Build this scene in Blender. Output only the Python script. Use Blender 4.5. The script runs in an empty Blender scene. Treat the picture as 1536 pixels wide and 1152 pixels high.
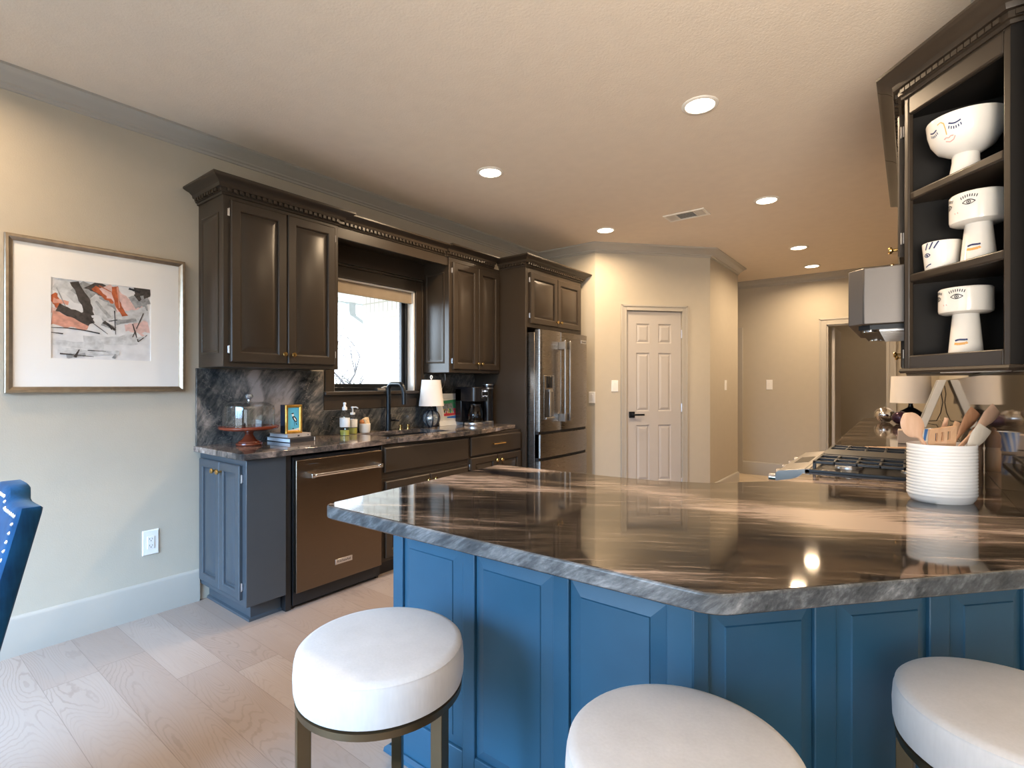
import bpy, bmesh, math, random
from mathutils import Matrix, Vector
from math import sin, cos, pi, radians, sqrt, atan2
random.seed(7)
SC = bpy.context.scene
COL = SC.collection

# ------------------------------------------------------------------ camera
cam_data = bpy.data.cameras.new('camera')
cam_data.sensor_width = 36.0
cam_data.lens = 775.0 / 1536.0 * 36.0
cam_data.shift_y = 0.0007
cam_data.clip_start = 0.02
cam = bpy.data.objects.new('camera', cam_data)
COL.objects.link(cam)
cam.location = (0, 0, 1.29)
cam.rotation_euler = (pi / 2, 0, radians(37.654))
SC.camera = cam

# ------------------------------------------------------------------ exposure, world
SC.view_settings.view_transform = 'Standard'
SC.view_settings.look = 'None'
SC.view_settings.gamma = 1.0
SC.view_settings.use_curve_mapping = False
SC.view_settings.exposure = 0.05
SC.cycles.use_denoising = True
SC.cycles.max_bounces = 8
SC.cycles.sample_clamp_indirect = 6.0
world = bpy.data.worlds.new('sky')
SC.world = world
world.use_nodes = True
bg = world.node_tree.nodes['Background']
bg.inputs[0].default_value = (0.80, 0.90, 1.0, 1)
bg.inputs[1].default_value = 4.2

def area_light(name, loc, rot, sx, sy, power, color, spread=180, shape='RECTANGLE'):
    d = bpy.data.lights.new(name, 'AREA')
    d.shape = shape
    d.size = sx
    if shape == 'RECTANGLE':
        d.size_y = sy
    d.energy = power
    d.color = color
    d.spread = radians(spread)
    o = bpy.data.objects.new(name, d)
    COL.objects.link(o)
    o.location = loc
    o.rotation_euler = rot
    return o

# daylight entering by the dining-room windows behind the camera, falling inwards and down
DAY = (0.34, 0.63, 1.0)
area_light('daylight_front_window', (-1.75, -2.25, 1.70), (radians(50), 0, radians(16)), 2.4, 1.3, 145, DAY, 84)
area_light('daylight_patio_window', (1.35, -2.25, 1.60), (radians(50), 0, radians(25)), 1.9, 1.3, 3, DAY, 84)
# warm upward fill lamp, added out of view to brighten the near ceiling
area_light('ceiling_fill', (1.20, -2.25, 1.00), (radians(124), 0, radians(6)), 2.0, 1.2, 106, (1.0, 0.88, 0.74), 80)
sun = bpy.data.lights.new('bright_sky', 'SUN'); sun.energy = 8.0; sun.angle = radians(50); sun.color = (0.66, 0.83, 1.0)
sun_o = bpy.data.objects.new('bright_sky', sun); COL.objects.link(sun_o); sun_o.rotation_euler = Vector((0.80, 0.52, -0.33)).to_track_quat('-Z', 'Y').to_euler()
kp = area_light('window_portal', (-3.535, 2.61, 1.665), (0, radians(-90), 0), 0.85, 0.79, 1.0, (1, 1, 1))
kp.data.cycles.is_portal = True     # only guides the sampling of the sky through the kitchen window
CAN_POWER = 29.0
CAN_COLOR = (1.0, 0.73, 0.46)

# ------------------------------------------------------------------ node helpers
def nd(t, typ, ins=None, **props):
    n = t.nodes.new(typ)
    for k, v in props.items():
        setattr(n, k, v)
    for k, v in (ins or {}).items():
        s = n.inputs[k]
        if isinstance(v, bpy.types.NodeSocket):
            t.links.new(v, s)
        else:
            s.default_value = v
    return n
def ma(t, op, a, b=0.0, c=None):
    ins = {0: a, 1: b}
    if c is not None:
        ins[2] = c
    return nd(t, 'ShaderNodeMath', ins, operation=op).outputs[0]
def ramp(t, fac, stops, interp='LINEAR'):
    n = nd(t, 'ShaderNodeValToRGB', {0: fac})
    e = n.color_ramp.elements
    n.color_ramp.interpolation = interp
    while len(e) < len(stops):
        e.new(0.5)
    for i, (p, c) in enumerate(stops):
        e[i].position = p
        e[i].color = tuple(c) + (1,) if len(c) == 3 else c
    return n.outputs[0]
def newmat(name):
    m = bpy.data.materials.new(name)
    m.use_nodes = True
    t = m.node_tree
    b = t.nodes['Principled BSDF']
    return m, t, b
def bump(t, b, height, strength=0.2, dist=0.01):
    n = nd(t, 'ShaderNodeBump', {'Strength': strength, 'Distance': dist, 'Height': height})
    t.links.new(n.outputs[0], b.inputs['Normal'])
def coords(t, scale=(1, 1, 1), rot=(0, 0, 0), loc=(0, 0, 0)):
    tc = nd(t, 'ShaderNodeTexCoord')
    return nd(t, 'ShaderNodeMapping', {0: tc.outputs['Object'], 'Scale': scale, 'Rotation': rot, 'Location': loc}).outputs[0]
def noise(t, vec, scale, detail=4, rough=0.5, dist=0.0):
    return nd(t, 'ShaderNodeTexNoise', {'Vector': vec, 'Scale': scale, 'Detail': detail, 'Roughness': rough, 'Distortion': dist}).outputs[0]
def mixc(t, fac, a, b):
    n = nd(t, 'ShaderNodeMix', {0: fac}, data_type='RGBA')
    for i, v in ((6, a), (7, b)):
        if isinstance(v, bpy.types.NodeSocket):
            t.links.new(v, n.inputs[i])
        else:
            n.inputs[i].default_value = tuple(v) + (1,)
    return n.outputs[2]

M = {}
def plain(name, col, rough=0.5, metal=0.0, spec=0.5, sheen=0.0, coat=0.0, var=0.06, vscale=12.0, bmp=0.0, bscale=60.0):
    m, t, b = newmat(name)
    v = coords(t)
    f = noise(t, v, vscale, 3)
    c = ramp(t, f, [(0.3, [max(0, x * (1 - var)) for x in col]), (0.7, [min(1, x * (1 + var)) for x in col])])
    t.links.new(c, b.inputs['Base Color'])
    b.inputs['Roughness'].default_value = rough
    b.inputs['Metallic'].default_value = metal
    b.inputs['Specular IOR Level'].default_value = spec
    if sheen:
        b.inputs['Sheen Weight'].default_value = sheen
        b.inputs['Sheen Roughness'].default_value = 0.4
    if coat:
        b.inputs['Coat Weight'].default_value = coat
        b.inputs['Coat Roughness'].default_value = 0.05
    if bmp:
        bump(t, b, noise(t, v, bscale, 3), bmp, 0.004)
    M[name] = m
    return m

plain('wall_paint', (0.47, 0.425, 0.350), 0.75, spec=0.25, var=0.015, bmp=0.14, bscale=170)
plain('ceiling_paint', (0.76, 0.665, 0.56), 0.85, spec=0.2, var=0.02, bmp=0.34, bscale=105)
plain('trim_paint', (0.40, 0.375, 0.335), 0.42, var=0.01)
plain('door_paint', (0.45, 0.42, 0.395), 0.40, var=0.01)
plain('cabinet_paint', (0.039, 0.029, 0.021), 0.34, spec=0.36, var=0.03, bmp=0.03, bscale=40)
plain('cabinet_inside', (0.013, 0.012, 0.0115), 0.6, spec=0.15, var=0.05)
plain('daylit_blue_paint', (0.026, 0.090, 0.152), 0.38, spec=0.4, var=0.03, bmp=0.04, bscale=50)  # dark cabinet colour with the blue of the daylight put in
plain('daylit_end_paint', (0.048, 0.058, 0.070), 0.36, var=0.03)  # same cabinet paint, cool daylight tint put into the colour
plain('black_gap', (0.012, 0.012, 0.014), 0.5)
plain('black_metal', (0.012, 0.014, 0.017), 0.32, metal=0.3)
plain('black_plastic', (0.010, 0.010, 0.012), 0.22)
plain('cast_iron', (0.016, 0.017, 0.020), 0.42, bmp=0.1, bscale=200)
plain('chrome', (0.80, 0.80, 0.82), 0.10, metal=1.0)
plain('silver', (0.70, 0.70, 0.72), 0.28, metal=1.0)
plain('brass', (0.62, 0.42, 0.16), 0.22, metal=1.0)
plain('bronze', (0.16, 0.115, 0.065), 0.34, metal=0.85)
plain('white_plastic', (0.82, 0.81, 0.79), 0.35, var=0.01)
plain('slot_dark', (0.05, 0.05, 0.05), 0.6)
plain('ceramic', (0.86, 0.83, 0.78), 0.09, var=0.015)
plain('crock_white', (0.84, 0.85, 0.86), 0.16, var=0.01)
plain('ink_black', (0.012, 0.014, 0.022), 0.4)
plain('ink_blue', (0.014, 0.03, 0.12), 0.4)
plain('ink_orange', (0.80, 0.42, 0.12), 0.4)
plain('ink_pink', (0.72, 0.40, 0.36), 0.4)
plain('copper_wood', (0.15, 0.030, 0.013), 0.20, var=0.25, vscale=5)
plain('paper', (0.83, 0.82, 0.79), 0.7, var=0.02)
plain('page_edges', (0.72, 0.76, 0.82), 0.7, var=0.06, vscale=200)
plain('book_black', (0.02, 0.02, 0.025), 0.5)
plain('book_grey', (0.42, 0.38, 0.36), 0.55, var=0.2)
plain('gold_frame', (0.62, 0.34, 0.07), 0.30, metal=0.75, var=0.2, vscale=40)
plain('navy', (0.012, 0.02, 0.042), 0.5)
plain('sky_blue', (0.10, 0.46, 0.66), 0.6, var=0.1)
plain('mat_board', (0.88, 0.86, 0.83), 0.25, var=0.01)
plain('champagne', (0.40, 0.33, 0.25), 0.28, metal=0.9, var=0.12, vscale=30)
plain('shade_fabric', (0.34, 0.28, 0.21), 0.9, var=0.05, bmp=0.2, bscale=300)
plain('lamp_shade', (0.80, 0.77, 0.76), 0.8, var=0.01)
plain('canvas_white', (0.70, 0.72, 0.74), 0.8, var=0.03)
plain('brown_card', (0.45, 0.36, 0.30), 0.7)
plain('sponge', (0.75, 0.55, 0.33), 0.9, var=0.2, vscale=80, bmp=0.6, bscale=150)
plain('brush_wood', (0.55, 0.22, 0.08), 0.5)
plain('soap_label', (0.80, 0.80, 0.80), 0.5)
plain('soap_liquid', (0.40, 0.38, 0.08), 0.1)
plain('white_metal', (0.80, 0.76, 0.70), 0.4)
plain('vent_dark', (0.05, 0.042, 0.035), 0.7)
plain('soffit_white', (0.82, 0.80, 0.78), 0.8)
plain('gutter_grey', (0.42, 0.46, 0.50), 0.5)
plain('bark', (0.10, 0.10, 0.11), 0.9, var=0.3)
plain('leaf_dull', (0.10, 0.12, 0.09), 0.9, var=0.3)
plain('lawn', (0.62, 0.60, 0.50), 0.95, var=0.15, vscale=2)
plain('paint_red', (0.75, 0.06, 0.08), 0.6)
plain('paint_yellow', (0.85, 0.62, 0.12), 0.6)
plain('paint_green', (0.05, 0.32, 0.16), 0.6)
plain('paint_blue', (0.06, 0.22, 0.62), 0.6)
plain('paint_grey', (0.24, 0.27, 0.28), 0.6, var=0.5, vscale=70)
plain('art_paper', (0.74, 0.74, 0.75), 0.4, var=0.10, vscale=18)
plain('art_dark', (0.050, 0.042, 0.040), 0.35, var=0.5, vscale=60)
plain('art_grey', (0.34, 0.35, 0.36), 0.35, var=0.35, vscale=45)
plain('art_pale_grey', (0.60, 0.61, 0.62), 0.35, var=0.2, vscale=40)
plain('art_rust', (0.46, 0.105, 0.035), 0.35, var=0.3, vscale=50)
plain('art_coral', (0.66, 0.32, 0.24), 0.35, var=0.2, vscale=40)
plain('art_pink', (0.72, 0.50, 0.47), 0.35, var=0.15, vscale=40)
plain('purple_glass', (0.06, 0.03, 0.06), 0.05, metal=0.6)

def tinted(name, col, rough, metal=1.0, axis=(1, 1, 60), strength=0.012):
    """brushed sheet metal: fine streaks along one axis"""
    m, t, b = newmat(name)
    v = coords(t, axis)
    f = noise(t, v, 12.0, 5, 0.7)
    c = ramp(t, f, [(0.2, [x * 0.93 for x in col]), (0.8, [min(1, x * 1.06) for x in col])])
    t.links.new(c, b.inputs['Base Color'])
    b.inputs['Metallic'].default_value = metal
    r = ramp(t, f, [(0.2, (rough * 0.8,) * 3), (0.8, (rough * 1.25,) * 3)])
    t.links.new(r, b.inputs['Roughness'])
    bump(t, b, f, strength, 0.001)
    M[name] = m
tinted('stainless', (0.33, 0.30, 0.27), 0.28)
tinted('stainless_bright', (0.36, 0.34, 0.32), 0.40)

tinted('bronze_steel', (0.19, 0.150, 0.115), 0.30)
tinted('hood_steel', (0.165, 0.15, 0.14), 0.42)

def glass(name, col=(1, 1, 1), fres=1.45, rough=0.0):
    m, t, b = newmat(name)
    tr = nd(t, 'ShaderNodeBsdfTransparent', {0: tuple(col) + (1,)})
    gl = nd(t, 'ShaderNodeBsdfGlossy', {0: (1, 1, 1, 1), 'Roughness': rough})
    fc = nd(t, 'ShaderNodeLayerWeight', {0: 0.5}).outputs[1]
    f0 = ((fres - 1) / (fres + 1)) ** 2
    fr = ma(t, 'ADD', ma(t, 'MULTIPLY', ma(t, 'POWER', fc, 5.0), 0.9 - f0), f0)
    mx = nd(t, 'ShaderNodeMixShader', {0: fr, 1: tr.outputs[0], 2: gl.outputs[0]})
    t.links.new(mx.outputs[0], t.nodes['Material Output'].inputs[0])
    M[name] = m
glass('window_glass')
glass('clear_glass', (0.97, 0.98, 0.98), 1.5)
glass('picture_glass', (1, 1, 1), 1.12)
glass('dark_glass', (0.25, 0.25, 0.27), 1.6)
plain('crystal', (0.50, 0.56, 0.60), 0.06, metal=0.75)

def emit(name, col, strength):
    m, t, b = newmat(name)
    v = coords(t)
    b.inputs['Emission Color'].default_value = tuple(col) + (1,)
    b.inputs['Emission Strength'].default_value = strength
    b.inputs['Base Color'].default_value = (0.9, 0.9, 0.9, 1)
    M[name] = m
emit('lamp_glow', (1.0, 0.86, 0.66), 9.0)
emit('display_glow', (0.5, 0.7, 1.0), 0.8)

# velvet
def velvet(name, col, dark, scale=6.0, rough=0.85, sheen=0.4):
    m, t, b = newmat(name)
    v = coords(t)
    n1 = noise(t, v, scale, 4, 0.6)
    n2 = noise(t, coords(t, (1, 1, 0.15)), 160, 2)
    f = ma(t, 'ADD', ma(t, 'MULTIPLY', n1, 0.75), ma(t, 'MULTIPLY', n2, 0.25))
    c = ramp(t, f, [(0.32, dark), (0.66, col)])
    t.links.new(c, b.inputs['Base Color'])
    b.inputs['Roughness'].default_value = rough
    b.inputs['Specular IOR Level'].default_value = 0.15
    b.inputs['Sheen Weight'].default_value = sheen
    b.inputs['Sheen Roughness'].default_value = 0.35
    bump(t, b, n2, 0.12, 0.002)
    M[name] = m
velvet('white_velvet', (0.63, 0.60, 0.585), (0.53, 0.505, 0.49), sheen=0.25)
velvet('blue_velvet', (0.007, 0.062, 0.150), (0.003, 0.026, 0.070), 9.0, sheen=0.15)

# stone
def stone(name, ang, stops, along=1.1, across=6.5, rough=0.07, light=None, dark=None, warp=0.35, sc=1.0, tilt=None, gain=1.0, off=0.0, hair=0.15, fa=2.2, fc=5.0, fw=0.42, spec=0.5, streak=0.10, vein=None):
    m, t, b = newmat(name)
    tc = nd(t, 'ShaderNodeTexCoord')
    obj = tc.outputs['Object']
    wn = nd(t, 'ShaderNodeTexNoise', {'Vector': obj, 'Scale': 1.7 * sc, 'Detail': 3, 'Roughness': 0.5})
    wv = nd(t, 'ShaderNodeVectorMath', {0: wn.outputs[1], 1: (0.5, 0.5, 0.5)}, operation='SUBTRACT').outputs[0]
    wv = nd(t, 'ShaderNodeVectorMath', {0: wv, 'Scale': warp}, operation='SCALE').outputs[0]
    p = nd(t, 'ShaderNodeVectorMath', {0: obj, 1: wv}, operation='ADD').outputs[0]
    rot = tilt if tilt else (0, 0, radians(ang))
    p0 = nd(t, 'ShaderNodeMapping', {0: p, 'Rotation': rot}).outputs[0]
    p1 = nd(t, 'ShaderNodeMapping', {0: p0, 'Scale': (along * sc, across * sc, across * sc)}).outputs[0]
    p2 = nd(t, 'ShaderNodeMapping', {0: p0, 'Scale': (along * fa * sc, across * fc * sc, across * fc * sc), 'Location': (3.1, 1.7, 0.4)}).outputs[0]
    big = noise(t, p1, 0.8, 6, 0.62)
    fine = noise(t, p2, 1.2, 8, 0.7)
    f = ma(t, 'ADD', ma(t, 'MULTIPLY', big, 1 - fw), ma(t, 'MULTIPLY', fine, fw))
    p3 = nd(t, 'ShaderNodeMapping', {0: p0, 'Scale': tuple(v * 4 for v in vein) if vein else (along * 4.5 * sc, across * 11 * sc, across * 11 * sc), 'Location': (1.1, 2.7, 0.9)}).outputs[0]
    hairy = noise(t, p3, 1.0, 5, 0.65)
    f = ma(t, 'ADD', f, ma(t, 'MULTIPLY', ma(t, 'SUBTRACT', hairy, 0.5), streak))
    f = ma(t, 'ADD', ma(t, 'MULTIPLY', ma(t, 'SUBTRACT', f, 0.5), gain), 0.5 + off)
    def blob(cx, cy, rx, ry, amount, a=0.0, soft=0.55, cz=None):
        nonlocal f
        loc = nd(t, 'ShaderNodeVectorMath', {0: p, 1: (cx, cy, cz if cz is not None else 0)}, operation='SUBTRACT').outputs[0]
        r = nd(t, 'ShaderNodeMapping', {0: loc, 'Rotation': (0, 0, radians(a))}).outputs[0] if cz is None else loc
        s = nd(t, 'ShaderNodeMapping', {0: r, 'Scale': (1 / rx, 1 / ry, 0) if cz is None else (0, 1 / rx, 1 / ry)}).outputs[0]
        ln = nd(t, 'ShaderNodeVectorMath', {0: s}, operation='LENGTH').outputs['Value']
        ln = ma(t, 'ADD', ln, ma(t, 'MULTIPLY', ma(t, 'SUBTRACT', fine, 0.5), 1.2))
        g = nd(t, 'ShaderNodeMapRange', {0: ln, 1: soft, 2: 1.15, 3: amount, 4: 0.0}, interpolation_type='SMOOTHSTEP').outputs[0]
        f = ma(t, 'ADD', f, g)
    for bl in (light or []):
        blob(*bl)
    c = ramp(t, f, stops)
    # thin pale hairlines
    hv = nd(t, 'ShaderNodeMapping', {0: p0, 'Scale': (0.7 * sc, 3.2 * sc, 3.2 * sc), 'Location': (0.3, 5.1, 0.2)}).outputs[0]
    h = noise(t, hv, 1.5, 5, 0.6)
    hl = ma(t, 'ABSOLUTE', ma(t, 'SUBTRACT', h, 0.52))
    hf = nd(t, 'ShaderNodeMapRange', {0: hl, 1: 0.0, 2: 0.004, 3: hair, 4: 0.0}).outputs[0]
    c = mixc(t, hf, c, stops[-1][1])
    t.links.new(c, b.inputs['Base Color'])
    b.inputs['Roughness'].default_value = rough
    b.inputs['Specular IOR Level'].default_value = spec
    M[name] = m
BROWN = [(0.24, (0.010, 0.010, 0.013)), (0.40, (0.030, 0.024, 0.019)), (0.52, (0.070, 0.054, 0.042)), (0.64, (0.185, 0.142, 0.116)), (0.80, (0.45, 0.36, 0.31))]
GREY = [(0.24, (0.010, 0.013, 0.015)), (0.42, (0.042, 0.045, 0.047)), (0.55, (0.100, 0.098, 0.092)), (0.68, (0.215, 0.185, 0.165)), (0.85, (0.40, 0.34, 0.31))]
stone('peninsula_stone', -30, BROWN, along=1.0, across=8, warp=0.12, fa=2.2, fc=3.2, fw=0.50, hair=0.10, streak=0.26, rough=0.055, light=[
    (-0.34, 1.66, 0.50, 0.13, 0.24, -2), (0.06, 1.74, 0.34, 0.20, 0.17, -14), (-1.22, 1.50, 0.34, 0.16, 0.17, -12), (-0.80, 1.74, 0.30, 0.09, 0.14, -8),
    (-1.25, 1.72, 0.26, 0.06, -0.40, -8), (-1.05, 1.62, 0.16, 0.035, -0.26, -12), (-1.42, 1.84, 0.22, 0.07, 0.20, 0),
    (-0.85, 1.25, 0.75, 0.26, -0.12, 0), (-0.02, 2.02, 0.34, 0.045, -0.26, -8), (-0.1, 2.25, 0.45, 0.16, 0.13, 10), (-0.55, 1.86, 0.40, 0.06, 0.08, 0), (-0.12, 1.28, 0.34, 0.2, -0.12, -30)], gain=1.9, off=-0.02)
stone('counter_stone', 50, [(0.26, (0.016, 0.016, 0.019)), (0.42, (0.055, 0.050, 0.048)), (0.55, (0.15, 0.12, 0.105)), (0.70, (0.30, 0.24, 0.205)), (0.85, (0.48, 0.43, 0.40))], along=1.5, across=7, gain=1.9, off=0.02, fc=3.0)
stone('splash_stone', 0, GREY, tilt=(radians(33), 0, 0), along=6.0, across=1.2, rough=0.2, spec=0.3, warp=0.3, gain=1.7, off=0.03, fa=4.0, fc=4.0, fw=0.5, hair=0.45, streak=0.36, vein=(9.0, 9.0, 1.1), light=[
    (0, 1.80, 0.10, 0.30, 0.24, 0, 0.5, 1.10), (0, 1.64, 0.04, 0.34, 0.24, 0, 0.4, 1.25), (0, 1.97, 0.08, 0.34, -0.20, 0, 0.4, 1.15), (0, 1.40, 0.14, 0.4, -0.10, 0, 0.4, 1.2)])
stone('right_splash_stone', 0, [(0.28, (0.020, 0.016, 0.012)), (0.5, (0.060, 0.047, 0.034)), (0.66, (0.13, 0.10, 0.075)), (0.85, (0.34, 0.29, 0.24))], tilt=(0, 0, 0), along=6, across=1.0, rough=0.04, hair=0.0)
stone('edge_stone', 0, [(0.30, (0.022, 0.026, 0.030)), (0.48, (0.065, 0.072, 0.080)), (0.62, (0.14, 0.15, 0.16)), (0.85, (0.34, 0.35, 0.36))], tilt=(radians(20), radians(35), 0), along=5, across=16, rough=0.35, hair=0.0, warp=0.12, gain=1.9)

# wood planks running along X, 0.19 m wide
def planks():
    m, t, b = newmat('oak_planks')
    tc = nd(t, 'ShaderNodeTexCoord')
    s = nd(t, 'ShaderNodeSeparateXYZ', {0: tc.outputs['Object']})
    x, y = s.outputs[0], s.outputs[1]
    ry = ma(t, 'DIVIDE', ma(t, 'ADD', y, 0.055), 0.19)
    row = ma(t, 'FLOOR', ry)
    rn = nd(t, 'ShaderNodeTexWhiteNoise', {'W': row}, noise_dimensions='1D').outputs[0]
    rx = ma(t, 'DIVIDE', ma(t, 'ADD', x, ma(t, 'MULTIPLY', rn, 7.3)), 1.45)
    pid = ma(t, 'FLOOR', rx)
    cell = nd(t, 'ShaderNodeCombineXYZ', {0: row, 1: pid}).outputs[0]
    wn = nd(t, 'ShaderNodeTexWhiteNoise', {'Vector': cell}, noise_dimensions='2D').outputs[0]
    # grain
    gv = nd(t, 'ShaderNodeCombineXYZ', {0: ma(t, 'ADD', x, ma(t, 'MULTIPLY', wn, 31.0)), 1: ma(t, 'MULTIPLY', y, 1.0), 2: ma(t, 'MULTIPLY', wn, 9.0)}).outputs[0]
    gm = nd(t, 'ShaderNodeMapping', {0: gv, 'Scale': (1.05, 6.5, 1)}).outputs[0]
    cath = noise(t, gm, 1.0, 1, 0.4, 0.2)
    wob = noise(t, nd(t, 'ShaderNodeMapping', {0: gv, 'Scale': (22, 60, 1)}).outputs[0], 1.0, 2)
    rings = ma(t, 'SINE', ma(t, 'ADD', ma(t, 'MULTIPLY', cath, 230.0), ma(t, 'MULTIPLY', wob, 4.5)))
    rings = nd(t, 'ShaderNodeMapRange', {0: rings, 1: 0.50, 2: 0.95, 3: 0.0, 4: 1.0}).outputs[0]
    gm2 = nd(t, 'ShaderNodeMapping', {0: gv, 'Scale': (6, 160, 1)}).outputs[0]
    blot0 = nd(t, 'ShaderNodeMapRange', {0: noise(t, nd(t, 'ShaderNodeMapping', {0: gv, 'Scale': (1.4, 4, 1), 'Location': (5, 2, 0)}).outputs[0], 1.0, 2), 1: 0.40, 2: 0.60, 3: 0.25, 4: 1.0}).outputs[0]
    fib = noise(t, gm2, 1.0, 3, 0.6)
    blot = noise(t, gm, 0.7, 3)
    base = ramp(t, wn, [(0.0, (0.265, 0.205, 0.173)), (0.5, (0.305, 0.242, 0.208)), (1.0, (0.338, 0.278, 0.243))])
    c = mixc(t, ma(t, 'MULTIPLY', rings, ma(t, 'MULTIPLY', blot0, 0.50)), base, (0.17, 0.125, 0.10))
    c = mixc(t, ma(t, 'MULTIPLY', fib, 0.25), c, (0.46, 0.385, 0.34))
    c = mixc(t, nd(t, 'ShaderNodeMapRange', {0: blot, 1: 0.35, 2: 0.75, 3: 0.0, 4: 0.32}).outputs[0], c, (0.26, 0.19, 0.15))
    # knots
    kv = nd(t, 'ShaderNodeMapping', {0: gv, 'Scale': (1.6, 3.0, 1)}).outputs[0]
    vo = nd(t, 'ShaderNodeTexVoronoi', {'Vector': kv, 'Scale': 1.0}).outputs[0]
    kn = nd(t, 'ShaderNodeMapRange', {0: vo, 1: 0.012, 2: 0.035, 3: 0.9, 4: 0.0}).outputs[0]
    c = mixc(t, kn, c, (0.05, 0.035, 0.025))
    fy = ma(t, 'ABSOLUTE', ma(t, 'SUBTRACT', ma(t, 'FRACT', ry), 0.5))
    gy = nd(t, 'ShaderNodeMapRange', {0: fy, 1: 0.492, 2: 0.499, 3: 0.0, 4: 1.0}).outputs[0]
    fx = ma(t, 'ABSOLUTE', ma(t, 'SUBTRACT', ma(t, 'FRACT', rx), 0.5))
    gx = nd(t, 'ShaderNodeMapRange', {0: fx, 1: 0.4985, 2: 0.4995, 3: 0.0, 4: 1.0}).outputs[0]
    g = ma(t, 'MAXIMUM', gy, gx)
    c = mixc(t, ma(t, 'MULTIPLY', g, 0.55), c, (0.10, 0.065, 0.05))
    t.links.new(c, b.inputs['Base Color'])
    b.inputs['Roughness'].default_value = 0.42
    bump(t, b, ma(t, 'SUBTRACT', ma(t, 'MULTIPLY', fib, 0.3), g), 0.15, 0.002)
    M['oak_planks'] = m
planks()

def bricks(name, c1, c2, mortar, sx, rot=(0, 0, 0), bw=0.5, rh=0.25, ms=0.02, rough=0.8, offset=0.5):
    m, t, b = newmat(name)
    v = coords(t, (sx, sx, sx), rot)
    br = nd(t, 'ShaderNodeTexBrick', {'Vector': v, 'Color1': tuple(c1) + (1,), 'Color2': tuple(c2) + (1,), 'Mortar': tuple(mortar) + (1,), 'Scale': 1.0, 'Mortar Size': ms, 'Brick Width': bw, 'Row Height': rh}, offset=offset)
    t.links.new(br.outputs[0], b.inputs['Base Color'])
    b.inputs['Roughness'].default_value = rough
    bump(t, b, ma(t, 'SUBTRACT', 1.0, br.outputs[1]), 0.4, 0.01)
    M[name] = m
bricks('white_brick', (0.80, 0.77, 0.74), (0.74, 0.70, 0.66), (0.48, 0.44, 0.40), 1.0, (radians(90), 0, 0), 0.22, 0.075, 0.010)
bricks('soldier_brick', (0.80, 0.77, 0.74), (0.74, 0.70, 0.66), (0.40, 0.37, 0.34), 1.0, (radians(90), 0, 0), 0.075, 0.22, 0.010, offset=0.0)
bricks('hall_tile', (0.62, 0.52, 0.40), (0.57, 0.48, 0.37), (0.42, 0.34, 0.26), 1.0, (0, 0, radians(45)), 0.33, 0.33, 0.006, 0.4, offset=0.0)

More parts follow.
